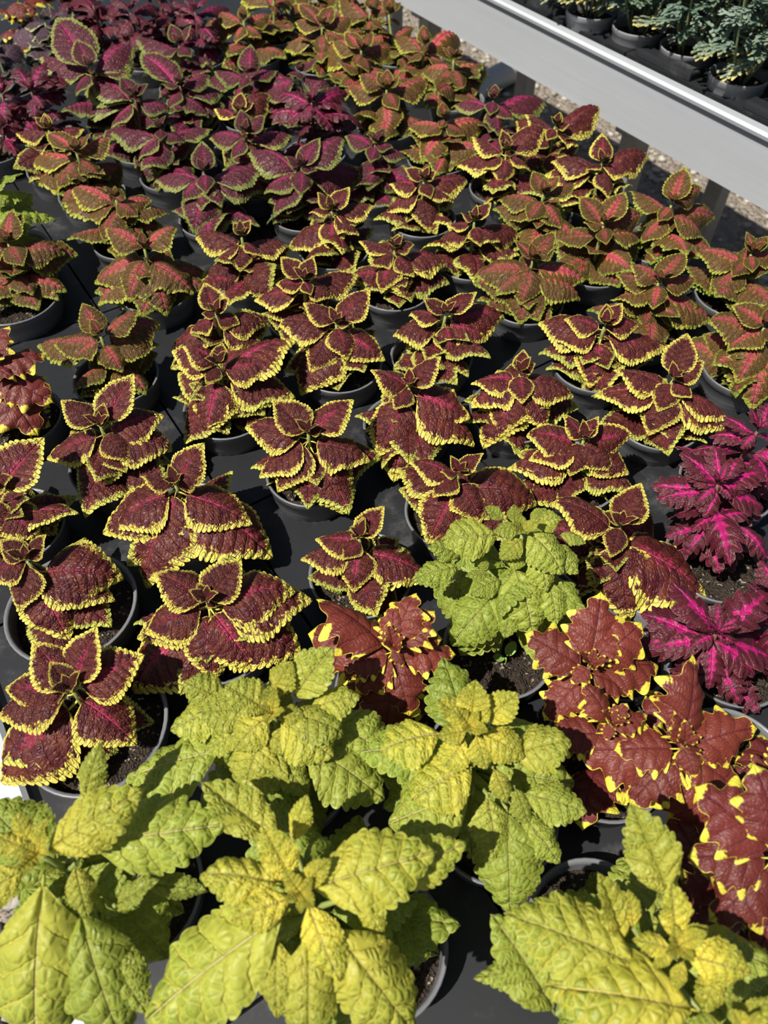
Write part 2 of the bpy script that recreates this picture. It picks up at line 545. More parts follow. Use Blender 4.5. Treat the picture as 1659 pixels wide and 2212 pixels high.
def leaf_mesh(name, mat, shape='ovate', n_lobe=14, depth=0.026, lean=0.35, inner=4.0, arch=0.8, dome=0.5,
              fold=0.0, ruffle=0.02, quilt=0.010, nv=7, twist=0.0, seed=0, power=0.6, petiole=0.06, tipcurl=0.0):
    r = np.random.RandomState(seed)
    per = 6 if n_lobe > 8 else (8 if n_lobe > 5 else 12)
    nt = n_lobe * per
    t = np.linspace(0, 1, nt + 1)
    avs = np.array([0, .07, .2, .36, .52, .67, .8, .9, 1.0])
    vs = np.concatenate([-avs[:0:-1], avs])
    nc = len(vs)
    Tt, V = np.meshgrid(t, vs, indexing='ij')
    A = np.abs(V)
    wenv = interp(*SHAPES[shape], t)
    def scal(phase, jit):
        ph = t * n_lobe + phase
        cyc = np.floor(ph).astype(int)
        amp = 0.75 + 0.5 * jit[np.clip(cyc, 0, n_lobe + 1)]
        return np.abs(np.sin(np.pi * ph)) ** power * amp
    s_l = scal(0.0, r.rand(n_lobe + 3))
    s_r = scal(0.0 if n_lobe > 8 else 0.15, r.rand(n_lobe + 3))
    S = np.where(V < 0, s_l[:, None], s_r[:, None])
    env = np.clip(wenv / wenv.max() * 1.6, 0, 1)[:, None] * np.clip((1 - Tt) / 0.06, 0, 1)
    disp = depth * S * env * A ** inner
    Y = np.sign(V) * (A * wenv[:, None] + disp)
    X = Tt + lean * disp
    edge = np.minimum((1 - A) * wenv[:, None] + (depth * S * env - disp), (1 - Tt) * 0.6 + 0.0)
    lobe = S * env * A ** 3
    lobe = np.maximum(lobe, np.clip((Tt - 0.80) / 0.14, 0, 1))
    lv = (X - 0.62 * np.abs(Y) + 0.35 * Y ** 2) * nv
    vd = 1 - 2 * np.abs(((lv + 0.5) % 1) - 0.5)
    Z = quilt * (1 - vd ** 2) * (1 - A ** 4) * np.minimum(1, A * 6)
    Z += fold * np.abs(Y)
    Z -= dome * (np.abs(Y) ** 2) * 1.6
    ph = r.rand(2) * 6.28
    Z += ruffle * np.where(V < 0, np.sin(Tt * 17 + ph[0]), np.sin(Tt * 15 + ph[1])) * A ** 3 * np.sin(np.pi * Tt)
    Z -= 0.010 * (1 - np.minimum(1, A * 8)) * (1 - Tt)
    Z += 0.35 * disp * (S - 0.8)
    # bend along the midrib
    ts = np.linspace(0, 1, 200)
    ang = arch * (0.5 - ts) - tipcurl * np.clip((ts - 0.65) / 0.35, 0, 1) ** 2
    cx = np.concatenate([[0], np.cumsum(np.cos(ang[:-1]) / 199)])
    cz = np.concatenate([[0], np.cumsum(np.sin(ang[:-1]) / 199)])
    Xc = np.clip(X, 0, 1)
    a = np.interp(Xc, ts, ang)
    bx = np.interp(Xc, ts, cx) + (X - Xc)
    bz = np.interp(Xc, ts, cz)
    tw = twist * Tt
    Yt = Y * np.cos(tw) - Z * np.sin(tw)
    Zt = Y * np.sin(tw) + Z * np.cos(tw)
    PX = bx - Zt * np.sin(a)
    PZ = bz + Zt * np.cos(a)
    P = np.stack([PX, Yt, PZ], -1)
    # chord normalise: tip at (1,0,0) after the petiole
    mid = nc // 2
    tip = P[-1, mid].copy()
    L = math.hypot(tip[0], tip[2])
    c, s = tip[0] / L, tip[2] / L
    R = np.array([[c, 0, s], [0, 1, 0], [-s, 0, c]])
    P = (P @ R.T) / L
    P = P * (1 - petiole)
    P[..., 0] += petiole
    verts = P.reshape(-1, 3).tolist()
    idx = lambda i, j: i * nc + j
    faces = [(idx(i, j), idx(i, j + 1), idx(i + 1, j + 1), idx(i + 1, j)) for i in range(nt) for j in range(nc - 1)]
    faces = [f[::-1] for f in faces]
    nb = len(verts)
    p0 = Vector((0, 0, -0.012))
    p1 = Vector((petiole + 0.04, 0, verts[idx(2, mid)][2] - 0.006))
    tv, tf = tube([p0, (p0 + p1) / 2 + Vector((0, 0, 0.004)), p1], [0.012, 0.010, 0.007], 6)
    verts += [tuple(q) for q in tv]
    faces += [tuple(k + nb for k in f) for f in tf]
    me = mesh_from(name, verts, faces, mat)
    npad = len(verts) - nb
    def put(nm, arr, pad):
        at_ = me.attributes.new(nm, 'FLOAT', 'POINT')
        at_.data.foreach_set('value', np.concatenate([arr.reshape(-1), np.full(npad, pad)]).astype(np.float32))
    put('edge', edge, 0.05)
    put('lv', lv, 0.5)
    put('ay', np.abs(Y), 0.3)
    put('tt', Tt, 0.1)
    put('lobe', lobe, 0.9)
    put('sc', S, 1.0)
    fl = me.attributes.new('flat', 'FLOAT_VECTOR', 'POINT')
    arr = np.concatenate([np.stack([X, Y, 0 * X], -1).reshape(-1, 3), np.zeros((npad, 3))]).astype(np.float32)
    fl.data.foreach_set('vector', arr.reshape(-1))
    return me


def leaf_set(kind, shape, **kw):
    """eight curvature variants: 0-2 arched, 3-4 cupped upright, 5 ruffled, 6 tip curled, 7 twisted"""
    var = [dict(arch=0.7, dome=0.55), dict(arch=1.2, dome=0.8), dict(arch=1.6, dome=0.9, twist=0.25),
           dict(arch=0.35, dome=0.3, fold=0.30), dict(arch=0.6, dome=0.3, fold=0.22, twist=-0.3),
           dict(arch=0.9, dome=0.8, ruffle=0.06), dict(arch=1.0, dome=0.8, tipcurl=1.3),
           dict(arch=0.9, dome=0.9, twist=0.6)]
    out = []
    for i, v in enumerate(var):
        d = dict(kw)
        d.update(v)
        out.append(leaf_mesh('leaf_%s_shape_%d' % (kind, i), M[kind], shape, seed=i * 7 + len(kind), **d))
    for i, v in enumerate(var):      # the same with a long stalk
        d = dict(kw)
        d.update(v)
        out.append(leaf_mesh('leaf_%s_stalked_%d' % (kind, i), M[kind], shape, seed=i * 5 + 3 + len(kind), petiole=0.13, **d))
    return out

LEAVES = {
    'A': leaf_set('maroon', 'ovate', n_lobe=15, depth=0.034, quilt=0.022, nv=8),
    'B': leaf_set('coral', 'ovate', n_lobe=12, depth=0.042, quilt=0.022, nv=8),
    'C': leaf_set('magenta', 'ovate', n_lobe=16, depth=0.026, quilt=0.018, nv=8),
    'D': leaf_set('lime', 'lime', n_lobe=10, depth=0.036, lean=0.8, quilt=0.034, nv=6, power=0.75, ruffle=0.04),
    'E': leaf_set('brick', 'lobed', n_lobe=4, depth=0.13, lean=0.35, inner=2.6, quilt=0.020, nv=5, power=1.7, ruffle=0.05),
    'F': leaf_set('plum', 'frilly', n_lobe=6, depth=0.075, lean=1.5, inner=2.4, quilt=0.018, nv=6, power=0.8, ruffle=0.035),
    'G': leaf_set('grey', 'ovate', n_lobe=13, depth=0.030, quilt=0.022, nv=7),
}
STEM = dict(A='stem_green', B='stem_green', C='stem_red', D='stem_green', E='stem_red', F='stem_red', G='stem_grey')


def place_leaf(parent, kind, base, tip, var, width=1.0, roll=0.0, young=0.5, lush=0.5):
    x = tip - base
    L = x.length
    x = x / L
    z = UPW - x * UPW.dot(x)
    if z.length < 0.15:
        z = FH - x * FH.dot(x)
        z = -z
    z.normalize()
    z = Quaternion(x, roll) @ z
    y = z.cross(x)
    o = bpy.data.objects.new('leaf', LEAVES[kind][var])
    COL.objects.link(o)
    m = Matrix((x * L, y * L * width, z * L)).transposed().to_4x4()
    m.translation = base - parent.location
    o.matrix_basis = m
    o.parent = parent
    o.color = (young, lush, rng.random(), 1)
    return o


# ------------------------------------------------------------------ pots
RIM_H = 0.085
def pot_profile(r, h):
    rb = r * 0.74
    return [(0.0, 0.0), (rb - 0.003, 0.0), (rb, 0.003), (r * 0.905, h - 0.026), (r * 0.925, h - 0.0245), (r * 0.935, h - 0.011),
            (r * 0.965, h - 0.010), (r * 0.975, h - 0.002), (r * 0.99, h), (r * 0.965, h + 0.0005), (r * 0.925, h - 0.001),
            (r * 0.915, h - 0.006), (r * 0.88, h - 0.02), (rb * 0.96, 0.004), (0.0, 0.004)]
POT_R = 0.0525
POT_MESH = lathe('pot_shell', pot_profile(POT_R, RIM_H), M['pot'], 44)
POT_MESH_GREY = lathe('pot_shell_grey', pot_profile(POT_R, RIM_H), M['pot_grey'], 44)
POT_MESH_BIG = lathe('pot_shell_wide', pot_profile(0.063, RIM_H), M['pot'], 48)

def soil_mesh(name, r, seed):
    rr = random.Random(seed)
    vs, fs = [(0, 0, 0.003)], []
    rings, seg = 9, 30
    for i in range(1, rings + 1):
        for k in range(seg):
            a = 2 * math.pi * k / seg
            q = r * i / rings
            vs.append((q * math.cos(a), q * math.sin(a), (rr.uniform(-.0022, .003) if i < rings else 0)))
    for k in range(seg):
        fs.append((0, 1 + k, 1 + (k + 1) % seg))
    for i in range(rings - 1):
        for k in range(seg):
            a, b = 1 + i * seg + k, 1 + i * seg + (k + 1) % seg
            fs.append((a, a + seg, b + seg, b))
    return mesh_from(name, vs, fs, M['soil'], False)
SOIL = soil_mesh('soil_disc', POT_R * 0.895, 3)
SOIL_BIG = soil_mesh('soil_disc_wide', 0.063 * 0.895, 4)

# ------------------------------------------------------------------ ground
ground = obj('floor', mesh_from('ground', [(-150, -150, 0), (150, -150, 0), (150, 150, 0), (-150, 150, 0)], [(0, 1, 2, 3)], M['gravel'], False))
ground['kind'] = 'structure'

def pebbles():
    rr = np.random.RandomState(5)
    bm = bmesh.new()
    bmesh.ops.create_icosphere(bm, subdivisions=1, radius=1.0)
    bv = np.array([v.co[:] for v in bm.verts])
    bf = [tuple(v.index for v in f.verts) for f in bm.faces]
    bm.free()
    V, Fc, tone = [], [], []
    for k in range(7000):
        if k < 4800:
            x, y = rr.uniform(-1.3, -0.12), rr.uniform(-0.4, 2.0)
        else:
            x, y = rr.uniform(0.95, 3.2), rr.uniform(0.6, 3.6)
        s = rr.uniform(0.007, 0.018)
        sc = np.array([s * rr.uniform(.8, 1.4), s * rr.uniform(.8, 1.3), s * rr.uniform(.45, .75)])
        a = rr.uniform(0, 6.28)
        c, sn = math.cos(a), math.sin(a)
        p = bv * (1 + rr.uniform(-.16, .16, (len(bv), 1))) * sc
        p = np.stack([p[:, 0] * c - p[:, 1] * sn, p[:, 0] * sn + p[:, 1] * c, p[:, 2]], 1) + np.array([x, y, sc[2] * 0.6])
        b = len(V)
        V += p.tolist()
        Fc += [tuple(i + b for i in f) for f in bf]
        tone += [rr.rand()] * len(bv)
    me = mesh_from('pebbles', V, Fc, M['pebble'], True)
    t = me.attributes.new('tone', 'FLOAT', 'POINT')
    t.data.foreach_set('value', np.array(tone, np.float32))
    return me
pb = obj('gravel', pebbles())
tag(pb, 'pale grey and tan gravel covering the ground under the benches', 'gravel')
pb['kind'] = 'stuff'

# ------------------------------------------------------------------ benches
BZ = 0.70
def bench(x0, x1, y0, y1, zb, ztop, label, legs, zright):
    """rolling bench: two aluminium side rails with a rolled lip, end rails, floor panel, legs"""
    t = empty('display_bench', (0, 0, 0), label, 'bench')
    lip = 0.017
    for sx, xe, ztop in ((1, x0, ztop), (-1, x1, zright)):
        prof = [(xe, zb), (xe, ztop - 0.014), (xe - sx * 0.008, ztop - 0.010), (xe - sx * 0.009, ztop - 0.004), (xe - sx * 0.005, ztop),
                (xe + sx * (lip - 0.004), ztop), (xe + sx * lip, ztop - 0.003), (xe + sx * lip, ztop - 0.006), (xe + sx * 0.004, ztop - 0.008),
                (xe + sx * 0.004, zb + 0.004), (xe + sx * 0.03, zb + 0.004), (xe + sx * 0.03, zb)]
        obj('side_rail', profile_mesh('side_rail', prof, y0, y1, M['alu']), t)
    for ye in (y0, y1):
        o = obj('end_rail', box_mesh('end_rail', (x1 - x0 - 0.012, 0.006, zright - zb), M['alu'], 0.001), t)
        o.location = ((x0 + x1) / 2, ye, (zright + zb) / 2)
    o = obj('floor_panel', box_mesh('floor_panel', (x1 - x0 - 0.064, y1 - y0 - 0.02, 0.006), M['steel'], 0.001), t)
    o.location = ((x0 + x1) / 2, (y0 + y1) / 2, zb + 0.0035)
    for (lx, ly) in legs:
        o = obj('leg', box_mesh('leg', (0.045, 0.045, zb - 0.045), M['steel'], 0.004), t)
        o.location = (lx, ly, (zb - 0.045) / 2)
    for ly in sorted(set(l[1] for l in legs)):
        xs = [l[0] for l in legs if l[1] == ly]
        if len(xs) > 1:
            o = obj('cross_bar', box_mesh('cross_bar', (max(xs) - min(xs) + 0.1, 0.04, 0.045), M['steel'], 0.004), t)
            o.location = ((max(xs) + min(xs)) / 2, ly, zb - 0.0225)
    return t

LB_X0, LB_X1, LB_Y0, LB_Y1 = -0.168, 0.985, -0.36, 2.72
bench(LB_X0, LB_X1, LB_Y0, LB_Y1, 0.665, 0.748,
      'pale metal bench filled edge to edge with coleus pots', [(x, y) for x in (0.0, 0.82) for y in (0.0, 1.2, 2.4)], 0.70)
RB_X0, RB_X1, RB_Y0, RB_Y1 = 1.2, 1.79, -0.4, 2.9
bench(RB_X0, RB_X1, RB_Y0, RB_Y1, 0.709, 0.822,
      'aluminium bench with broad brushed side rail holding feathery grey plants',
      [(x, y) for x in (1.31, 1.68) for y in (0.30, 1.03, 1.78, 2.5)], 0.822)
BFL = 0.672   # top of the left bench floor
RFL = 0.716
# ground pipe seen under the right bench
gp = [Vector((1.55, 1.9, 0.05)), Vector((1.75, 2.25, 0.05)), Vector((2.1, 2.5, 0.05)), Vector((2.6, 2.62, 0.05)), Vector((3.4, 2.6, 0.05))]
v_, f_ = tube(gp, [0.05] * 5, 12)
tag(obj('drain_pipe', mesh_from('drain_pipe', v_, f_, M['hose'])), 'pale grey drain pipe lying on the gravel under the aluminium bench', 'pipe')

# ------------------------------------------------------------------ the plants, as read from the photograph
CROPS = {0: (0, 0, 1), 1: (0, 0, 2), 2: (830, 0, 2), 3: (0, 500, 2), 4: (830, 500, 2), 5: (0, 1000, 2), 6: (830, 1000, 2), 7: (0, 1600, 2), 8: (830, 1600, 2)}
def px(c, p):
    ox, oy, s = CROPS[c]
    return (ox + p[0] / s, oy + p[1] / s)

CH = dict(A=0.062, B=0.066, C=0.075, D=0.115, E=0.085, F=0.085, G=0.06)   # crown height above the rim
LOOK = dict(A='maroon coleus with yellow scalloped edges', B='coral-centred coleus with lime scalloped edges',
            C='magenta-centred coleus with green edges', D='lime yellow coleus', E='brick red coleus with yellow lobe tips',
            F='plum and magenta frilly coleus', G='grey-purple coleus with pale edges')
# kind, view, crown, leaf tips [, own base], place, options
PLANTS = [
 ('G', 1, (190, 85), [(28, 185), (75, 188), (108, 130), (168, 195), (275, 135), (215, 30), (330, 65)], 'behind the tallest magenta coleus, top left', {}),
 ('E', 1, (70, -30), [(20, 85), (165, 70), (95, 98), (230, 10)], 'cut off by the top left corner', dict(dull=1)),
 ('F', 1, (560, 40), [(400, 120), (520, 190), (640, 125), (600, -20), (480, 0), (690, 40), (450, 60), (600, 110)], 'dark clump at the top, left of the orange ones', dict(dull=1)),
 ('F', 1, (400, 10), [(330, 70), (290, 20), (440, -20), (380, 80), (470, 40)], 'darkest small clump touching the top edge', dict(dull=1)),
 ('F', 1, (840, 40), [(770, 70), (870, 115), (935, 65), (800, -10), (900, 0), (740, 20), (980, 40)], 'reddest clump touching the top edge', dict(dull=.5)),
 ('F', 1, (130, 385), [(65, 290), (200, 270), (290, 425), (245, 330), (60, 545), (190, 470), (310, 320), (120, 330), (150, 520)], 'beside the left edge under the grey one', dict(dull=.45)),
 ('F', 1, (5, 400), [(-20, 310), (62, 420), (25, 540), (45, 605), (-70, 480), (60, 340)], 'half cut by the left edge, upper left', dict(dull=.35)),
 ('C', 1, (385, 285), [(242, 80), (330, 170), (602, 222), (185, 262), (600, 285), (402, 318), (330, 420)], 'tallest, with an upright pointed leaf, upper left', dict(ch=.105, yb=.5)),
 ('C', 1, (578, 408), [(385, 368), (642, 362), (330, 495), (745, 485), (602, 442), (335, 335), (480, 560), (520, 330)], 'directly below the tallest upright one', dict(yb=.2)),
 ('C', 1, (770, 185), [(598, 215), (945, 288), (690, 262), (830, 108), (735, 103), (830, 250)], 'with arched leaves left of the first orange one', dict(yb=.3)),
 ('B', 1, (1050, 78), [(888, 155), (1172, 68), (1020, 192), (1046, 18), (1215, 135), (930, 60), (1130, 170)], 'leftmost of the orange ones along the top edge', dict(yb=.85)),
 ('B', 1, (1390, 105), [(1285, 18), (1525, 92), (1228, 235), (1395, 255), (1440, 25), (1280, 120), (1490, 190)], 'second orange one from left near the top', dict(yb=.85)),
 ('B', 1, (1600, 40), [(1470, 15), (1655, 135), (1590, 155), (1690, 20), (1540, 90), (1620, -40)], 'at the top edge left of the rail end', dict(yb=.5)),
 ('B', 1, (1560, 205), [(1488, 138), (1612, 138), (1592, 318), (1408, 262), (1680, 235), (1530, 290), (1440, 200)], 'below the top-edge pair of orange ones', dict(yb=.85)),
 ('B', 2, (20, 50), [(-60, 20), (75, 10), (60, 110), (-20, 120), (20, -30)], 'squeezed against the far end of the rail', dict(yb=.5)),
 ('C', 1, (775, 358), [(600, 235), (910, 345), (730, 480), (905, 515), (690, 370), (830, 325), (980, 430)], 'with one dull leaf raised to the left', dict(yb=.0, dull=.7)),
 ('C', 1, (1065, 315), [(928, 320), (1205, 312), (1085, 190), (900, 385), (1040, 390), (1010, 440)], 'between raised-leaf one and dusky one, top middle', dict(yb=.0, dull=.6)),
 ('C', 1, (1290, 305), [(1382, 254), (1110, 425), (1432, 392), (1240, 325), (1300, 350), (1040, 400)], 'dusky, just left of the frilly plum one', dict(yb=.1, dull=.8)),
 ('F', 1, (1345, 430), [(1188, 405), (1502, 405), (1240, 545), (1442, 572), (1562, 545), (1370, 345), (1260, 470), (1500, 480), (1320, 530)], 'in the middle of the bench among green-edged ones', dict(dull=.55)),
 ('B', 2, (10, 375), [(12, 298), (182, 390), (-145, 410), (25, 592), (-30, 310), (70, 330), (-110, 330), (60, 480)], 'right of the frilly plum one in the middle', dict(yb=.85)),
 ('A', 1, (205, 550), [(75, 590), (368, 562), (95, 735), (190, 488), (150, 505), (300, 640)], 'with cream edge at far left, behind an orange one', dict(yb=.9)),
 ('B', 1, (325, 645), [(200, 578), (482, 622), (130, 702), (438, 775), (358, 668), (400, 575), (165, 805), (250, 820)], 'frontmost of the yellowish pair at far left', dict(yb=.75)),
 ('C', 1, (690, 545), [(480, 602), (922, 566), (680, 762), (695, 612), (660, 512), (600, 700), (800, 620)], 'with long leaf hanging down, left of centre top', dict(yb=.35)),
 ('C', 1, (1058, 565), [(905, 605), (1272, 602), (1000, 695), (1150, 498), (1045, 605), (1040, 470)], 'right behind the one with striped upright leaves', dict(yb=.45)),
 ('A', 1, (1030, 478), [(1042, 398), (925, 475), (1172, 420), (1000, 500), (1100, 440)], 'tiny, with cream-edged young leaves among magenta ones', dict(yb=1, sz=.8, ch=.07)),
 ('C', 1, (880, 735), [(872, 608), (892, 842), (662, 805), (1142, 772), (872, 915), (790, 880), (840, 1015), (1150, 845), (960, 900)], 'with upright leaf striped pink and green', dict(yb=.3)),
 ('C', 1, (1300, 712), [(1385, 595), (1578, 768), (1140, 842), (1228, 678), (1372, 738), (1492, 622), (1180, 945), (1068, 682), (1300, 850)], 'broadest, with flat pink-striped leaves, upper middle', dict(yb=.3)),
 ('C', 1, (1620, 612), [(1488, 592), (1600, 708), (1665, 552), (1760, 690), (1590, 830), (1700, 640)], 'rightmost of the pink-striped ones in upper middle', dict(yb=.2)),
 ('B', 1, (497, 850), [(325, 845), (278, 905), (452, 1052), (662, 872), (738, 935), (496, 802), (360, 960), (600, 940)], 'behind the big-leafed one at left', dict(yb=.6)),
 ('A', 1, (1432, 900), [(1240, 1085), (1552, 1022), (1622, 898), (1512, 808), (1335, 925), (1430, 1095), (1370, 830), (1580, 960)], 'with upswept leaves in the upper centre', dict(yb=1)),
 ('A', 1, (1042, 1012), [(858, 1050), (1238, 1082), (1038, 1178), (1085, 948), (1008, 960), (1130, 1110), (930, 1130)], 'smallest-leafed, in front of the green-edged ones', dict(yb=1)),
 ('B', 0, (15, 520), [(172, 553), (54, 459), (143, 552), (-50, 480), (52, 576), (-60, 560), (30, 450)], 'in big pot cut by the left edge', dict(pot=(28, 640), big=1, yb=.4, low=[(146, 633), (56, 651), (20, 640), (85, 672), (110, 610)])),
 ('D', 0, (-30, 420), [(52, 376), (60, 420), (122, 480), (-40, 350), (-80, 440), (20, 440)], 'green, peeping in at the left edge behind coral leaves', dict(yb=0, ch=.09)),
 ('B', 3, (620, 62), [(408, 228), (838, 278), (425, 325), (770, 0), (455, -8), (720, 372), (600, 20), (560, 310)], 'largest-leafed, brown and pink, at left', dict(yb=.5, big=0)),
 ('B', 2, (175, 185), [(168, 108), (42, 205), (328, 202), (172, 226), (100, 280), (270, 290)], 'with one upright leaf beside the rail', dict(yb=.6)),
 ('B', 2, (300, 245), [(368, 280), (162, 325), (250, 205), (342, 225), (448, 340), (230, 390), (340, 400)], 'by the rail, just below the one with upright leaf', dict(yb=.5)),
 ('C', 2, (472, 422), [(480, 362), (456, 502), (702, 472), (288, 472), (492, 592), (560, 520)], 'alone among orange ones beside the rail', dict(yb=.4)),
 ('B', 2, (258, 505), [(108, 572), (252, 438), (440, 552), (160, 705), (240, 556), (350, 590), (170, 600)], 'in front of the lone magenta one by the rail', dict(yb=.7)),
 ('A', 2, (740, 535), [(605, 498), (915, 502), (840, 640), (560, 535), (765, 488), (802, 540), (700, 610)], 'rearmost of the yellow-edged ones by the rail', dict(yb=1)),
 ('A', 2, (530, 642), [(368, 598), (398, 742), (685, 570), (508, 558), (500, 805), (632, 745), (545, 682), (310, 740)], 'left neighbour of the star-shaped one by the rail', dict(yb=1)),
 ('A', 2, (942, 695), [(718, 706), (1142, 695), (940, 576), (965, 860), (690, 760), (982, 692), (870, 740), (1060, 760)], 'star-shaped with brightest yellow, beside the rail', dict(yb=1)),
 ('A', 2, (170, 772), [(0, 938), (352, 802), (202, 862), (88, 728), (195, 1012), (225, 738), (20, 800), (300, 880)], 'in the middle of the bench below a coral one', dict(yb=1)),
 ('A', 2, (390, 945), [(232, 1055), (592, 1025), (416, 1068), (462, 875), (328, 920), (270, 980), (500, 1050)], 'with narrow cream-edged leaves right of centre', dict(yb=1)),
 ('B', 2, (690, 825), [(488, 872), (832, 800), (765, 992), (640, 738), (520, 962), (760, 760), (620, 960)], 'left of the pink-throated pair on the right', dict(yb=.5)),
 ('B', 2, (950, 962), [(1042, 828), (858, 962), (1108, 1052), (738, 1045), (1118, 930), (840, 850), (960, 1060)], 'with folded upright leaf, pink throats, on the right', dict(yb=.5)),
 ('B', 2, (1245, 872), [(1300, 722), (1052, 832), (1428, 952), (1108, 1055), (1372, 810), (1370, 1035), (1180, 960)], 'nearest the rail, with a pointed leaf standing up', dict(yb=.55)),
 ('B', 4, (1592, 85), [(1348, 112), (1562, 0), (1720, 120), (1402, 272), (1500, 200), (1660, 20), (1590, 180)], 'furthest right under the rail, cut by frame', dict(yb=.5)),
 ('A', 3, (930, 348), [(882, 220), (1038, 402), (1148, 412), (742, 508), (870, 355), (1130, 492), (990, 285), (820, 440)], 'with small upright leaf, left of centre', dict(yb=1)),
 ('B', 3, (430, 440), [(355, 308), (612, 338), (232, 492), (530, 612), (162, 500), (695, 405), (692, 492), (385, 400), (320, 560)], 'with beaded lime edges, at left', dict(yb=.55)),
 ('A', 3, (940, 570), [(788, 500), (1162, 602), (895, 892), (890, 662), (962, 478), (742, 520), (1285, 478), (1278, 722), (808, 922)], 'with long tongue-like leaf hanging down', dict(yb=.95)),
 ('A', 3, (1312, 202), [(1212, 110), (1345, 278), (1552, 190), (1098, 302), (1355, 108), (1190, 230), (1440, 290)], 'just left of the centre line, small and flat', dict(yb=1)),
 ('A', 3, (1452, 388), [(1602, 248), (1340, 612), (1665, 562), (1212, 422), (1308, 310), (1520, 402), (1300, 712), (1500, 560)], 'in the very centre with broad dark leaves', dict(yb=1)),
 ('A', 3, (430, 832), [(582, 613), (262, 730), (203, 987), (738, 952), (380, 1160), (712, 800), (450, 738), (560, 1000)], 'with tall folded leaf, left, below beaded coral one', dict(yb=1)),
 ('A', 3, (1330, 862), [(1178, 728), (1532, 728), (1120, 1068), (1490, 1225), (1402, 852), (1058, 850), (1200, 1130), (1600, 1000)], 'left of centre, long leaf hanging down right', dict(yb=1)),
 ('A', 5, (755, 85), [(885, -88), (605, 60), (878, 48), (692, 388), (503, 292), (1092, 272), (640, 545), (1178, 418), (445, 310), (760, 30)], 'behind the one with lime side shoots', dict(yb=1)),
 ('E', 3, (-60, 560), [(45, 408), (205, 540), (232, 742), (165, 885), (-120, 640), (60, 640)], 'cut by the left edge, halfway up', dict(dull=.6)),
 ('A', 5, (-50, 110), [(172, 337), (195, -110), (-140, 200), (-20, 320), (60, 60)], 'cut by the left edge above the wide grey pot', dict(yb=.9)),
 ('A', 5, (110, 412), [(535, 502), (88, 648), (300, 772), (-60, 500), (202, 308), (0, 330), (500, 600)], 'in wide grey pot at the left edge', dict(pot=(154, 1308), big=1, yb=1, few=1)),
 ('A', 5, (305, 970), [(422, 703), (-8, 1102), (592, 1222), (628, 830), (213, 858), (25, 975), (15, 1385), (140, 770), (330, 900)], 'lowest on the left, beside the white bench corner', dict(pot=(206, 1565), big=1, yb=1, few=1)),
 ('A', 5, (892, 590), [(628, 738), (1045, 413), (1278, 562), (1092, 892), (663, 480), (850, 518), (936, 627), (1352, 600), (592, 762), (582, 995), (922, 942), (1305, 832)], 'with lime side shoots, directly above big lime one', dict(yb=.95)),
 ('A', 5, (1552, 318), [(1360, 332), (1662, 185), (1528, 562), (1298, 422), (1866, 512), (1570, 230), (1480, 420)], 'between brick red one and lime one, small', dict(yb=1)),
 ('D', 5, (1180, 1085), [(1165, 1075, 970, 960), (1190, 1080, 1315, 1095), (1165, 1085, 1010, 1245), (1150, 1190, 1282, 1235), (1240, 1080, 1472, 1185), (1210, 1110, 1440, 1275), (1440, 1100, 1720, 1290), (1330, 1230, 1660, 1460), (1280, 1010, 1440, 795), (1170, 1000, 1265, 855), (960, 1060, 738, 1160), (950, 1020, 800, 950), (920, 1270, 545, 1372), (1130, 1190, 1060, 1445), (1230, 1260, 1110, 1440), (1110, 1010, 930, 1005), (1080, 1060, 850, 1085), (1180, 1060, 1160, 960), (1350, 1080, 1560, 1010), (1200, 1300, 1330, 1440), (1020, 1180, 880, 1250)], 'large and crinkled, left of the brick red one', dict(yb=.75, ch=.12)),
 ('D', 7, (170, 490), [(190, 490, 627, 208), (400, 440, 992, 360), (190, 600, 175, 1390), (130, 470, -30, 400), (110, 560, -140, 720), (370, 760, 540, 1310), (350, 540, 380, 765), (130, 440, 60, 300), (140, 480, 80, 585), (150, 470, 210, 330), (560, 760, 690, 600), (700, 640, 900, 652), (400, 235, 440, 5), (480, 900, 640, 1180), (160, 470, 40, 480)], 'filling the bottom left corner', dict(w=.78, yb=.8, ch=.15)),
 ('D', 7, (1300, 660), [(1330, 640, 1888, 480), (1270, 610, 1130, 358), (1200, 400, 868, 182), (1200, 610, 875, 600), (1240, 740, 632, 1215), (1260, 680, 1010, 782), (1330, 700, 1472, 1040), (1450, 820, 1790, 1265), (1340, 850, 1335, 1330), (1290, 640, 1435, 508), (1300, 660, 1300, 748), (1600, 650, 1660, 850), (1700, 600, 2020, 440), (1260, 400, 1330, 230), (1180, 880, 1200, 1200), (1050, 700, 880, 900), (1320, 640, 1250, 560)], 'yellowest star with spreading leaves, bottom centre', dict(w=.78, pot=(815, 2040), yb=1, ch=.15)),
 ('D', 6, (370, 1140), [(380, 1120, 395, 935), (340, 1110, 225, 1022), (440, 1120, 580, 992), (350, 1150, 290, 1050), (360, 1160, 230, 1185), (350, 1200, 250, 1342), (400, 1180, 440, 1325), (430, 1170, 605, 1275), (570, 1290, 802, 1215), (225, 1170, -5, 1262), (390, 1340, 130, 1462), (385, 1480, 20, 1562), (560, 1560, 545, 1942), (460, 1490, 470, 1712), (640, 1480, 877, 1512), (630, 1580, 757, 1732), (600, 1450, 625, 1577), (490, 1350, 530, 1470), (390, 1130, 460, 1060), (300, 1420, 200, 1620)], 'with yellow frilled heart, in front of the seedling pot', dict(pot=(1090, 1790), yb=.85, ch=.125)),
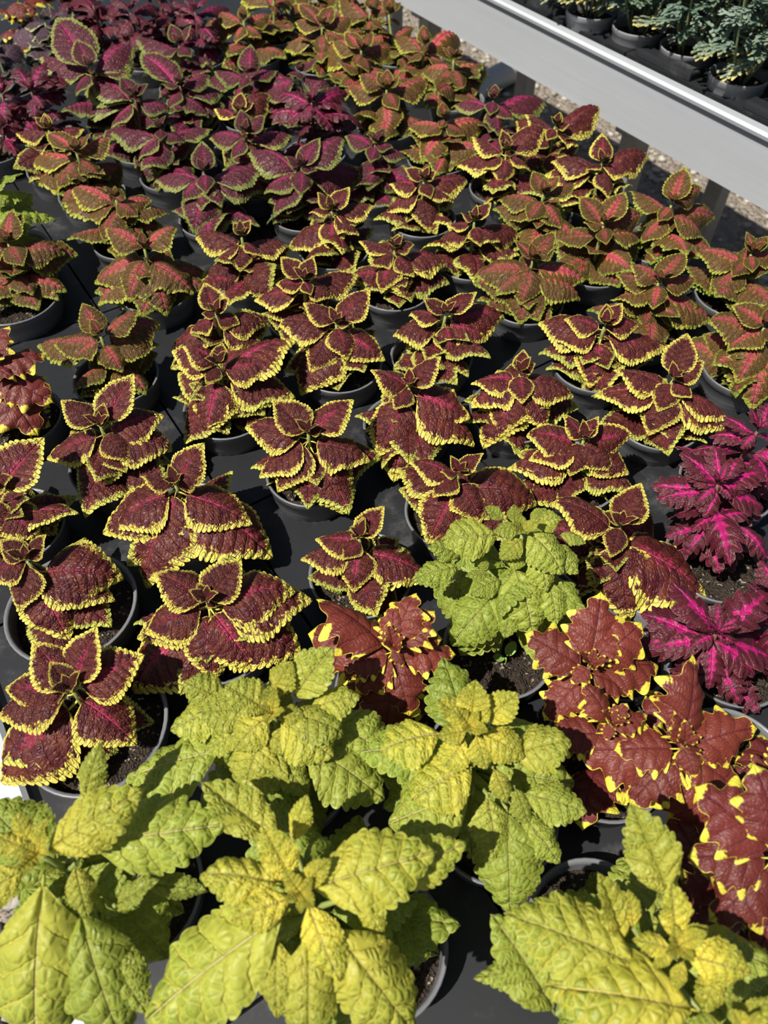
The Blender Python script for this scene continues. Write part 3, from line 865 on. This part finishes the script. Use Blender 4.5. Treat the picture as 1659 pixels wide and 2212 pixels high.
 ('D', 6, (600, 295), [(480, 320, 255, 345), (480, 600, 290, 792), (560, 480, 642, 745), (620, 290, 770, 485), (720, 360, 837, 482), (780, 310, 872, 350), (640, 260, 700, 195), (650, 270, 765, 240), (560, 260, 560, 178), (500, 240, 435, 188), (590, 280, 470, 300), (510, 450, 612, 440), (440, 520, 350, 490), (420, 500, 410, 408), (280, 480, 118, 512), (290, 420, 188, 370), (730, 540, 742, 702), (800, 560, 832, 684), (490, 540, 378, 572), (600, 330, 500, 420), (560, 620, 520, 760), (660, 400, 700, 560)], 'uppermost of its kind, a seedling at its foot', dict(yb=.5, ch=.12, pot=(1078, 1398))),
 ('E', 6, (40, 790), [(40, 608), (252, 760), (-182, 892), (110, 1095), (20, 682), (82, 882), (-295, 590), (-330, 740), (140, 562), (220, 640), (0, 1185), (310, 830), (-120, 1000)], 'between two lime ones, four-leafed rosette', dict(yb=.9)),
 ('E', 6, (892, 870), [(935, 555), (605, 738), (1185, 882), (1012, 742), (808, 955), (690, 1115), (1112, 690), (1060, 1000)], 'behind its smaller twin, right of lime ones', dict(yb=.8)),
 ('E', 6, (985, 1120), [(850, 948), (1138, 1092), (1050, 1038), (690, 1185), (960, 1200)], 'smallest, wedged between two bigger red ones', dict(yb=.7, sz=.8, few=1)),
 ('E', 6, (1300, 1212), [(1330, 825), (1612, 1147), (992, 1242), (1248, 1068), (1342, 1362), (1540, 1430), (1430, 1640), (820, 1238), (1060, 1485)], 'with widest star, lower right', dict(yb=.8)),
 ('E', 8, (1740, 480), [(1338, 198), (1400, 780), (1612, 915), (1590, 95), (1310, 500), (1850, 300)], 'darkest, cut by the right edge near the bottom', dict(yb=.3, dull=.3, ch=.12)),
 ('E', 6, (1700, 1330), [(1600, 1300), (1620, 1420), (1720, 1200), (1580, 1260)], 'barely showing at the right edge', dict(yb=.4, dull=.5)),
 ('D', 8, (1270, 885), [(1230, 650, 1062, 268), (1260, 860, 1235, 605), (1290, 920, 1582, 1002), (1100, 1000, 515, 745), (990, 880, 920, 568), (1240, 900, 1070, 860), (1380, 1220, 690, 1062), (1490, 990, 1360, 1190), (640, 1240, 458, 748), (1040, 800, 1055, 640), (620, 1000, 385, 1030), (1270, 880, 1400, 800), (1250, 900, 1160, 980), (1300, 960, 1250, 1080), (1150, 1090, 900, 1200)], 'in the bottom right corner, next to bare soil', dict(w=.78, yb=1, ch=.15, pot=(1262, 1985))),
 ('D', 8, (1560, 1250), [(1480, 1080), (1659, 1110), (1300, 1230), (1700, 1260), (1440, 1310)], 'lowest at the bottom right edge, blurred', dict(w=.78, yb=.8, ch=.15)),
 ('A', 4, (45, 68), [(-12, 272), (272, 162), (-112, 45), (62, 8), (132, 60), (-60, 150), (130, 200), (85, 290)], 'right of centre, above the pot with pale rim', dict(yb=1)),
 ('A', 4, (265, 352), [(402, 262), (518, 378), (290, 548), (168, 290), (38, 458), (110, 372), (440, 480)], 'in the pale-rimmed pot right of centre', dict(yb=1, pot=(932, 768))),
 ('B', 4, (642, 112), [(388, 198), (585, 322), (845, 305), (752, 60), (742, 0), (560, 38), (585, 408), (865, 220), (480, 280)], 'with long hanging pink leaf, right of centre', dict(yb=.5)),
 ('B', 4, (1190, 208), [(998, 190), (1305, 88), (1412, 392), (982, 302), (1060, 150), (1160, 340), (1350, 210)], 'front one of the coral group on the right', dict(yb=.55)),
 ('A', 4, (955, 398), [(775, 382), (1098, 416), (885, 678), (1232, 505), (662, 402), (1030, 308), (730, 480), (1160, 560), (960, 310)], 'with shield-like leaf pointing at the viewer', dict(yb=1)),
 ('A', 4, (1250, 632), [(1310, 438), (1385, 560), (988, 602), (1492, 822), (1180, 782), (1140, 885), (1480, 870), (905, 712), (1330, 720)], 'right side, with five flat star-like leaves', dict(yb=1)),
 ('A', 4, (590, 602), [(602, 508), (372, 662), (818, 722), (596, 748), (498, 892), (655, 570), (428, 942), (375, 765), (700, 860)], 'right of centre, lower leaf pointing down left', dict(yb=1)),
 ('A', 4, (108, 662), [(248, 540), (372, 812), (42, 772), (-30, 975), (388, 935), (-62, 600), (40, 1085), (190, 600)], 'centre, with leaves drooping left and right', dict(yb=1)),
 ('A', 4, (865, 890), [(768, 790), (928, 798), (1075, 880), (982, 1038), (622, 992), (618, 890), (528, 1032), (1058, 1052), (800, 1060)], 'with many small leaves, left of plum plants', dict(yb=1)),
 ('A', 6, (320, 40), [(105, 2), (432, -42), (655, 187), (208, 152), (185, 352), (240, 40), (420, 260)], 'directly behind the uppermost lime one', dict(yb=1)),
 ('A', 6, (1022, 262), [(1112, 85), (722, 190), (1392, 602), (975, 412), (1052, 690), (940, 210), (1060, 200)], 'with huge drooping leaf right of the uppermost lime one', dict(yb=1)),
 ('B', 4, (1650, 400), [(1518, 662), (1498, 320), (1400, 400), (1720, 280), (1585, 775), (1480, 520), (1700, 500)], 'cut by the right edge above plum plants', dict(yb=.5)),
 ('F', 0, (1640, 925), [(1560, 900), (1530, 945), (1659, 870), (1600, 970), (1700, 960), (1580, 930), (1620, 880)], 'top one of the vivid trio at the right edge', dict(dull=0)),
 ('F', 0, (1555, 1040), [(1470, 980), (1405, 1050), (1420, 1080), (1500, 1090), (1600, 990), (1655, 1020), (1650, 1100), (1540, 960), (1480, 1030), (1580, 1080), (1520, 1120), (1620, 1060)], 'middle one of the vivid trio, pot rim showing',
  dict(dull=0, pot=(1550, 1208), lowx=[((1545, 1150), (1585, 1230)), ((1530, 1140), (1480, 1200)), ((1540, 1140), (1620, 1110)), ((1520, 1130), (1500, 1080)), ((1600, 1150), (1655, 1210)), ((1540, 1130), (1490, 1150))])),
 ('F', 0, (1550, 1365), [(1445, 1255), (1380, 1325), (1550, 1300), (1659, 1280), (1585, 1390), (1680, 1435), (1630, 1460), (1530, 1490), (1410, 1400), (1490, 1400), (1600, 1330), (1480, 1310)], 'frontmost of the vivid trio', dict(dull=0)),
 ('F', 0, (1690, 1270), [(1640, 1210), (1620, 1290), (1650, 1340), (1720, 1200)], 'slim sliver at the right edge', dict(dull=0)),
]

PLANTS += [
 ('G', 1, (-15, 225), [(85, 240), (60, 290), (-60, 190), (30, 190), (-40, 280), (20, 275)], 'dark, cut by the left edge near the top', dict(dull=.3, yb=.0)),
 ('F', 1, (250, -45), [(180, -30), (300, -10), (330, -60), (250, 10), (200, -90)], 'half beyond the top edge, left', dict(dull=1)),
 ('F', 1, (680, -50), [(600, -40), (740, -10), (680, 0), (760, -60)], 'half beyond the top edge, centre left', dict(dull=.9)),
 ('B', 1, (1180, -10), [(1080, -10), (1250, 20), (1190, 60), (1240, -50), (1120, 40)], 'yellowish, peeping in at the top edge', dict(yb=.6)),
 ('B', 1, (1340, -60), [(1270, -20), (1410, -20), (1340, 10)], 'mostly beyond the top edge, above orange pair', dict(yb=.6)),
 ('B', 1, (1500, -50), [(1430, -20), (1560, -10), (1480, 20), (1520, -80)], 'beyond the top edge near the rail end', dict(yb=.5)),
]
# resolve crowns and pots, then push pots apart until none overlap
RIMZ_L = BFL + 0.006 + RIM_H + 0.022      # rim height of the pots on the left bench
POT_BASE = RIMZ_L - RIM_H
info = []
for k, (kind, c, crown, tips, place, op) in enumerate(PLANTS):
    ch = op.get('ch', CH[kind])
    cp = px(c, crown)
    cw = at(cp[0], cp[1], RIMZ_L + ch)
    pw = at(*op['pot'], RIMZ_L) if 'pot' in op else Vector((cw.x, cw.y, RIMZ_L))
    info.append(dict(k=k, kind=kind, c=c, crown=cw, pot=Vector((pw.x, pw.y)), r=0.063 if op.get('big') else POT_R, fixed='pot' in op, op=op, tips=tips, place=place))
for it in range(200):
    moved = False
    for a in range(len(info)):
        for b in range(a + 1, len(info)):
            A_, B_ = info[a], info[b]
            d = B_['pot'] - A_['pot']
            need = A_['r'] + B_['r'] + 0.0015
            if d.length < need:
                moved = True
                push = d.normalized() * (need - d.length) * 0.52
                if A_['fixed'] and not B_['fixed']:
                    B_['pot'] += push * 2 * 0.9
                elif B_['fixed'] and not A_['fixed']:
                    A_['pot'] -= push * 2 * 0.9
                else:
                    A_['pot'] -= push
                    B_['pot'] += push
    for A_ in info:
        A_['pot'].x = min(max(A_['pot'].x, LB_X0 + 0.02 + A_['r']), 0.965 - A_['r'])
        A_['pot'].y = min(max(A_['pot'].y, LB_Y0 + 0.02 + A_['r']), LB_Y1 - 0.02 - A_['r'])
    if not moved:
        break

# ------------------------------------------------------------------ trays with pot holes
def tray_mesh(name, x0, x1, y0, y1, zt, zb, holes):
    """thin moulded tray: flat deck pierced by the pots, turned-down skirt"""
    pts = [Vector((x0, y0)), Vector((x1, y0)), Vector((x1, y1)), Vector((x0, y1))]
    edges = [(0, 1), (1, 2), (2, 3), (3, 0)]
    near = []
    for (hx, hy, hr) in holes:
        if x0 - hr < hx < x1 + hr and y0 - hr < hy < y1 + hr:
            near.append((hx, hy, hr))
            b = len(pts)
            n = 28
            for i in range(n):
                a = 2 * math.pi * i / n
                pts.append(Vector((min(max(hx + hr * math.cos(a), x0), x1), min(max(hy + hr * math.sin(a), y0), y1))))
            edges += [(b + i, b + (i + 1) % n) for i in range(n)]
    vo, eo, fo, *_ = geometry.delaunay_2d_cdt(pts, edges, [], 1, 1e-6)
    faces = []
    for f in fo:
        c = sum((vo[i] for i in f), Vector((0, 0))) / len(f)
        if any((c.x - hx) ** 2 + (c.y - hy) ** 2 < (hr * 0.995) ** 2 for hx, hy, hr in near):
            continue
        faces.append(tuple(f))
    V = [(v.x, v.y, zt) for v in vo]
    b = len(V)
    e = 0.004
    V += [(x0, y0, zt), (x1, y0, zt), (x1, y1, zt), (x0, y1, zt), (x0 + e, y0 + e, zb), (x1 - e, y0 + e, zb), (x1 - e, y1 - e, zb), (x0 + e, y1 - e, zb)]
    faces += [(b, b + 4, b + 5, b + 1), (b + 1, b + 5, b + 6, b + 2), (b + 2, b + 6, b + 7, b + 3), (b + 3, b + 7, b + 4, b)]
    return mesh_from(name, V, faces, M['tray'], False)

holes = [(a['pot'].x, a['pot'].y, a['r'] * 0.885) for a in info]
TX = [-0.142, 0.135, 0.412, 0.689, 0.962]
TY = [-0.33 + 0.42 * i for i in range(8)]
for i in range(4):
    for j in range(7):
        me = tray_mesh('tray_deck', TX[i] + 0.0015, TX[i + 1] - 0.0015, TY[j] + 0.0015, TY[j + 1] - 0.0015, RIMZ_L - 0.034, BFL, holes)
        o = obj('plant_tray', me)
        strip = ('along the white left rail', 'second strip in from the left rail', 'third strip in from the left rail', 'along the side facing the aluminium bench')[i]
        row = ('nearest', 'second', 'third', 'fourth', 'fifth', 'sixth', 'farthest')[j]
        tag(o, 'black tray under coleus pots %s, %s from the viewer' % (strip, row), 'tray', 'black trays under the coleus pots')

# ------------------------------------------------------------------ build the coleus
def build_plant(I):
    kind, op, c = I['kind'], I['op'], I['c']
    sz = op.get('sz', 1.0)
    yb = op.get('yb', 0.6)
    lush = 1.0 - op.get('dull', 0.0)
    base = Vector((I['pot'].x, I['pot'].y, POT_BASE))
    look = LOOK[kind]
    root = empty('potted_coleus', base, look + ' ' + I['place'], 'potted plant', 'coleus pots on the bench')
    big = op.get('big')
    obj('pot', POT_MESH_BIG if big else POT_MESH, root).rotation_euler.z = rng.uniform(0, 6.28)
    so = obj('soil', SOIL_BIG if big else SOIL, root)
    so.location.z = RIM_H - 0.016
    so.rotation_euler.z = rng.uniform(0, 6.28)
    foot = base + Vector((0, 0, RIM_H - 0.018))
    crown = I['crown']
    hvec = Vector((crown.x - foot.x, crown.y - foot.y, 0))
    if hvec.length > 0.05:
        foot = foot + hvec.normalized() * min(hvec.length - 0.05, I['r'] * 0.6)
    path = []
    for s in (0, .2, .4, .6, .8, 1):
        h = Vector((crown.x - foot.x, crown.y - foot.y, 0))
        path.append(Vector((foot.x, foot.y, foot.z + (crown.z - foot.z) * s)) + h * (1 - (1 - s) ** 1.7))
    v, f = tube([p - base - (UPW * 0.005 if p is path[-1] else UPW * 0) for p in path], [0.0036, 0.0033, 0.003, 0.0027, 0.0022, 0.0016], 8)
    obj('stem', mesh_from('stem', v, f, M[STEM[kind]]), root)

    def on_stem(s):
        s = min(max(s, 0), 1) * 5
        i = min(int(s), 4)
        return path[i].lerp(path[i + 1], s - i)

    cpx = px(c, PLANTS[I['k']][2])
    tl = []
    for tp in list(I['tips']) + [b + t for b, t in op.get('lowx', [])]:
        if len(tp) == 4:
            tl.append((px(c, tp[:2]), px(c, tp[2:])))
        else:
            tl.append((None, px(c, tp)))
    dmax = max(math.hypot(t[0] - cpx[0], t[1] - cpx[1]) for b, t in tl if b is None or kind == 'D')

    def solve(bpt, tpx, g):
        z = bpt.z
        T = at(tpx[0], tpx[1], z)
        for _ in range(14):
            L = (T - bpt).length
            z = 0.5 * z + 0.5 * (bpt.z + g * min(L, 0.16))
            z = max(z, RIMZ_L - 0.02)
            T = at(tpx[0], tpx[1], z)
        return T

    for b, tp in tl:
        o2 = b or cpx
        dx, dy = tp[0] - o2[0], tp[1] - o2[1]
        dist = math.hypot(dx, dy)
        rel = dist / dmax
        up = -dy / max(dist, 1)
        g = -0.12 + (0.62 if up > 0 else 0.48) * up - 0.12 * max(0, rel - 0.6)
        if rel < 0.45:
            g += 0.15
        if b is None:
            bpt = crown - UPW * (0.003 + 0.018 * rel * rel) * (0.5 if up > 0.3 else 1.0)
        else:
            off = (at(b[0], b[1], crown.z) - crown).length
            chh = crown.z - RIMZ_L
            b = (b[0] * 0.84 + cpx[0] * 0.16, b[1] * 0.84 + cpx[1] * 0.16)
            bpt = at(b[0], b[1], crown.z - min(0.55 * off, 0.6 * chh))
            if off > 0.022:
                q = on_stem(0.75 if off < 0.05 else 0.5)
                v2, f2 = tube([q - base, (q.lerp(bpt, 0.5) + Vector((0, 0, -0.004))) - base, bpt - base], [0.0022, 0.0018, 0.0012], 6)
                obj('leaf_stalk', mesh_from('leaf_stalk', v2, f2, M[STEM[kind]]), root)
        T = solve(bpt, tp, g)
        if up > 0.45:
            var = rng.choice([3, 4, 0])
        elif up < -0.45:
            var = rng.choice([0, 1, 1, 5])
        else:
            var = rng.choice([1, 2, 0, 7, 6])
        if kind in 'EF':
            var = rng.choice([0, 1, 5, 0, 7])
        if b is None and rel > 0.55 and kind in 'ABCEG':
            var += 8
        ppm = FPX / ((bpt + T) * 0.5 - CAM).dot(DIR)
        width = min(max(dist / ppm / (T - bpt).length * 1.06, 0.55), 1.06) * rng.uniform(0.95, 1.1) * op.get('w', 1.12 if kind == 'D' else 1.0)
        yg = yb * (1.0 if rel < 0.75 else 0.85) + rng.uniform(-.12, .08)
        if kind == 'D':
            dc = math.hypot((tp[0] + o2[0]) / 2 - cpx[0], (tp[1] + o2[1]) / 2 - cpx[1]) / dmax
            yg = yb * (1.15 - 0.9 * dc) + rng.uniform(-.1, .1)
        place_leaf(root, kind, bpt, T, var, width, rng.uniform(-.26, .26), min(max(yg, 0), 1), lush if kind != 'D' else rng.random())
    for tp in op.get('low', []):
        bpt = on_stem(0.45)
        T = solve(bpt, tp, -0.25)
        place_leaf(root, kind, bpt, T, rng.choice([8, 9]), 1.0, rng.uniform(-.2, .2), yb * 0.4, lush)
    # bud leaves in the heart
    a0 = rng.uniform(0, 6.28)
    for q in range(4):
        a = a0 + q * math.pi / 2
        L = (0.013 if q % 2 else 0.018) * sz
        T = crown + Vector((math.cos(a) * L * 0.75, math.sin(a) * L * 0.75, L * 0.75))
        place_leaf(root, kind, crown, T, rng.choice([3, 4]), 0.8, rng.uniform(-.3, .3), min(1, yb + .15), lush)
    # older leaves lower on the stem
    n_nodes = 2 if op.get('few') else (6 if kind in 'DF' else 5)
    if kind == 'E':
        n_nodes = min(n_nodes, 2)
    base_len = dict(A=0.068, B=0.072, C=0.072, D=0.070, E=0.070, F=0.060, G=0.055)[kind] * sz
    a = rng.uniform(0, 6.28)
    for nn in range(n_nodes):
        s = (0.22 + 0.60 * (nn + rng.uniform(0, .4)) / n_nodes) if kind in 'DF' else (0.14 + 0.40 * (nn + rng.uniform(0, .4)) / n_nodes)
        for side in (0, 1):
            aa = a + side * math.pi + rng.uniform(-.3, .3)
            L = base_len * rng.uniform(0.7, 1.2)
            bpt = on_stem(s)
            g = rng.uniform(-0.4, 0.15)
            T = bpt + Vector((math.cos(aa), math.sin(aa), 0)) * L * math.sqrt(1 - g * g) + Vector((0, 0, g * L))
            T.z = max(T.z, RIMZ_L + 0.002)
            place_leaf(root, kind, bpt, T, rng.choice([8, 9, 13, 15, 10]), rng.uniform(.85, 1.1), rng.uniform(-.6, .6), yb * rng.uniform(0.05, 0.5), lush if kind != 'D' else rng.random())
        a += math.pi / 2 + rng.uniform(-.3, .3)
    # side shoots with small leaves
    for q in range(3 if op.get('few') else (10 if kind in 'AD' else 7)):
        s = rng.uniform(0.25, 0.6)
        bpt = on_stem(s)
        aa = rng.uniform(0, 6.28)
        L = base_len * rng.uniform(0.38, 0.7)
        g = rng.uniform(-.1, .45)
        T = bpt + Vector((math.cos(aa), math.sin(aa), 0)) * L * math.sqrt(1 - g * g) + Vector((0, 0, g * L))
        place_leaf(root, kind, bpt, T, rng.choice([0, 3, 4, 5]), rng.uniform(.85, 1.05), rng.uniform(-.3, .3), yb * rng.uniform(0.0, 0.35), lush if kind != 'D' else rng.random())
    return root

roots = [build_plant(I) for I in info]

# seedling in the pot of the uppermost lime coleus
for I, r_ in zip(info, roots):
    if I['k'] == [i for i, p in enumerate(PLANTS) if p[4].startswith('uppermost of its kind')][0]:
        sp = at(1092, 1437, RIMZ_L - 0.016)
        tipv = sp + Vector((0.0, 0.002, 0.012)) - r_.location
        v, f = tube([sp - r_.location - Vector((0, 0, 0.004)), tipv], [0.0013, 0.001], 6)
        sd = obj('seedling', mesh_from('seedling_stalk', v, f, M['seedling']), r_)
        sd['label'] = 'tiny two-leaved green seedling'
        for (tx, ty) in ((1062, 1420), (1114, 1382)):
            T = at(tx, ty, RIMZ_L + 0.002) - r_.location
            ax = T - tipv
            side = ax.cross(UPW).normalized() * ax.length * 0.3
            up_ = Vector((0, 0, ax.length * 0.06))
            P0, P1, P2 = tipv, tipv + ax * 0.33 , tipv + ax * 0.72
            vs = [P0, P1 + side, P1 - up_, P1 - side, P2 + side * 0.85, P2 - up_, P2 - side * 0.85, T]
            fs = [(0, 2, 1), (0, 3, 2), (1, 2, 5, 4), (2, 3, 6, 5), (4, 5, 7), (5, 6, 7)]
            o = obj('leaf', mesh_from('seed_leaf', vs, fs, M['seedling']), sd)
            md = o.modifiers.new('smooth', 'SUBSURF')
            md.levels = md.render_levels = 2

# ------------------------------------------------------------------ feathery grey plants on the aluminium bench
def silver_material():
    g = NT('leaf_silver')
    tipa = g.attr('tip')
    oi = g.node('ShaderNodeObjectInfo')
    sep = g.node('ShaderNodeSeparateColor')
    g.t.links.new(oi.outputs['Color'], sep.inputs[0])
    rnd = oi.outputs['Random']
    c = g.mix(rnd, (0.10, 0.165, 0.115), (0.24, 0.31, 0.25))
    yl = g.m('MULTIPLY', g.step(tipa, 0.55, 0.95), sep.outputs[0])
    c = g.mix(yl, c, (0.62, 0.50, 0.12))
    return g.bsdf(c, 0.55, None, 0, 0, 0.35, 0, 0.12)
M['silver'] = silver_material()

def silver_leaf(name, pairs, seed):
    rr = random.Random(seed)
    V, Fc, tipv = [], [], []
    def strip(p0, d, L, w, curl, t0=0.0):
        n = 6
        side = Vector((-d.y, d.x, 0)).normalized()
        b = len(V)
        for i in range(n):
            s = i / (n - 1)
            ww = w * (0.75 + 0.5 * s) * (1.0 if i < n - 1 else 0.25) * 0.5
            c = p0 + d * (L * s) + Vector((0, 0, -curl * s * s * L))
            for q in (-1, 0, 1):
                V.append(c + side * ww * q + Vector((0, 0, (0.25 * ww if q else 0))))
                tipv.append(s)
        for i in range(n - 1):
            for q in range(2):
                a = b + i * 3 + q
                Fc.append((a, a + 1, a + 4, a + 3))
    strip(Vector((0, 0, 0)), Vector((1, 0, 0)), 1.0, 0.12, 0.25)
    for i in range(pairs):
        s = 0.30 + 0.55 * i / max(1, pairs - 1)
        for sg in (-1, 1):
            a = sg * math.radians(rr.uniform(32, 52))
            L = (0.46 - 0.24 * abs(s - 0.5)) * rr.uniform(0.8, 1.1)
            p0 = Vector((s, 0, -0.25 * s * s))
            d = Vector((math.cos(a), math.sin(a), rr.uniform(-.15, .05)))
            strip(p0, d, L, 0.12, 0.3)
            for u in (0.45, 0.62):
                p1 = p0 + d * (L * u)
                a2 = a + (0.7 if u < 0.5 else -0.65) * (1 if sg > 0 else -1)
                strip(p1, Vector((math.cos(a2), math.sin(a2), -0.1)), L * 0.42, 0.10, 0.2)
    me = mesh_from(name, V, Fc, M['silver'])
    t = me.attributes.new('tip', 'FLOAT', 'POINT')
    t.data.foreach_set('value', np.array(tipv, np.float32))
    return me
SILVER = [silver_leaf('feathery_leaf_%d' % i, 2 + i % 2, i) for i in range(4)]

RIMZ_R = 0.845
def silver_plant(x, y, label, h, n_stem, seed):
    rr = random.Random(seed)
    base = Vector((x, y, RIMZ_R - RIM_H))
    root = empty('potted_feathery_plant', base, label, 'potted plant', 'feathery grey plants on the aluminium bench')
    obj('pot', POT_MESH_GREY, root).rotation_euler.z = rr.uniform(0, 6.28)
    so = obj('soil', SOIL, root)
    so.location.z = RIM_H - 0.016
    for s in range(n_stem):
        a = rr.uniform(0, 6.28)
        foot = Vector((math.cos(a) * 0.012, math.sin(a) * 0.012, RIM_H - 0.018))
        sp = rr.uniform(0.02, 0.075)
        hh = h * rr.uniform(0.75, 1.1)
        top = foot + Vector((math.cos(a) * sp, math.sin(a) * sp, hh))
        path = [foot, foot.lerp(top, .33) + Vector((math.cos(a) * .008, math.sin(a) * .008, 0)), foot.lerp(top, .66) + Vector((math.cos(a) * .008, math.sin(a) * .008, 0)), top]
        v, f = tube(path, [0.0026, 0.0022, 0.0018, 0.001], 6)
        obj('stem', mesh_from('stem', v, f, M['stem_grey']), root)
        nl = 9
        for q in range(nl):
            t = 0.16 + 0.84 * (q + rr.uniform(.3, 1)) / (nl + 0.5)
            u = t * 3
            i = min(int(u), 2)
            p = path[i].lerp(path[i + 1], u - i)
            aa = q * 2.4 + rr.uniform(-.4, .4)
            L = rr.uniform(0.045, 0.072) * (0.75 + 0.35 * math.sin(math.pi * t))
            el = rr.uniform(-.35, .15) + 0.65 * t
            d = Vector((math.cos(aa) * math.cos(el), math.sin(aa) * math.cos(el), math.sin(el)))
            z = (UPW - d * UPW.dot(d)).normalized()
            yv = z.cross(d)
            o = bpy.data.objects.new('leaf', rr.choice(SILVER))
            COL.objects.link(o)
            m = Matrix((d * L, yv * L, z * L)).transposed().to_4x4()
            m.translation = p
            o.matrix_basis = m
            o.parent = root
            o.color = (rr.uniform(0.2, 1.0) if t < 0.35 else rr.uniform(0, .15), 0, 0, 1)
    return root

RP = [(1.282, 0.826, 'feathery grey-green plant nearest the right edge, yellow-tipped leaves over the pot rim', 0.20, 7),
      (1.298, 0.958, 'feathery grey-green plant in pot set back behind a dark tray ledge', 0.20, 6),
      (1.290, 1.075, 'feathery grey-green plant third from the right along the rail', 0.19, 6),
      (1.270, 1.185, 'feathery grey-green plant left of three others along the rail', 0.18, 6),
      (1.300, 1.300, 'pot of feathery grey-green plant cut by top edge near the rail', 0.16, 5),
      (1.420, 0.790, 'feathery grey-green plant behind the nearest one, at the right edge', 0.22, 8),
      (1.410, 0.900, 'bushiest feathery grey plant in the top right corner', 0.23, 9),
      (1.425, 1.030, 'feathery grey plant in second row from the rail, near the top', 0.21, 7),
      (1.405, 1.150, 'feathery grey plant in second row, furthest left', 0.19, 6),
      (1.540, 0.870, 'feathery blue-grey foliage furthest back in the top right corner', 0.24, 8),
      (1.535, 1.000, 'unseen feathery grey plant added in the third row to shade the gravel', 0.24, 7),  # out of frame, added to cast shade on the ground beyond
      (1.650, 0.930, 'feathery grey plant at the far side of the aluminium bench', 0.24, 7)]  # also added out of view, its shadow darkens the gravel behind the bench
for i, (x, y, lab, h, ns) in enumerate(RP):
    silver_plant(x, y, lab, h, ns, 40 + i)
rholes = [(p[0], p[1], POT_R * 0.92) for p in RP]
for i in range(2):
    for j in range(5):
        y0 = 0.20 + 0.42 * j
        x0 = 1.224 + 0.27 * i
        me = tray_mesh('tray_deck', x0 + 0.0015, x0 + 0.2685, y0 + 0.0015, y0 + 0.4185, RIMZ_R - 0.022, RFL, rholes)
        o = obj('plant_tray', me)
        row = ('nearest', 'second', 'third', 'fourth', 'farthest')[j]
        tag(o, 'black tray on the aluminium bench %s, %s from the viewer' % (('right behind the rail', 'on its far side')[i], row), 'tray', 'black trays on the aluminium bench')
        for (l0, l1) in ((0.64, 0.765), (0.885, 1.018), (1.245, 1.43)):
            if i == 0 and y0 < l0 and l1 < y0 + 0.42:
                led = obj('tray_ledge', box_mesh('tray_ledge', (0.030, l1 - l0, 0.016), M['tray'], 0.004), o)
                led.location = (1.243, (l0 + l1) / 2, RIMZ_R - 0.022 + 0.006)
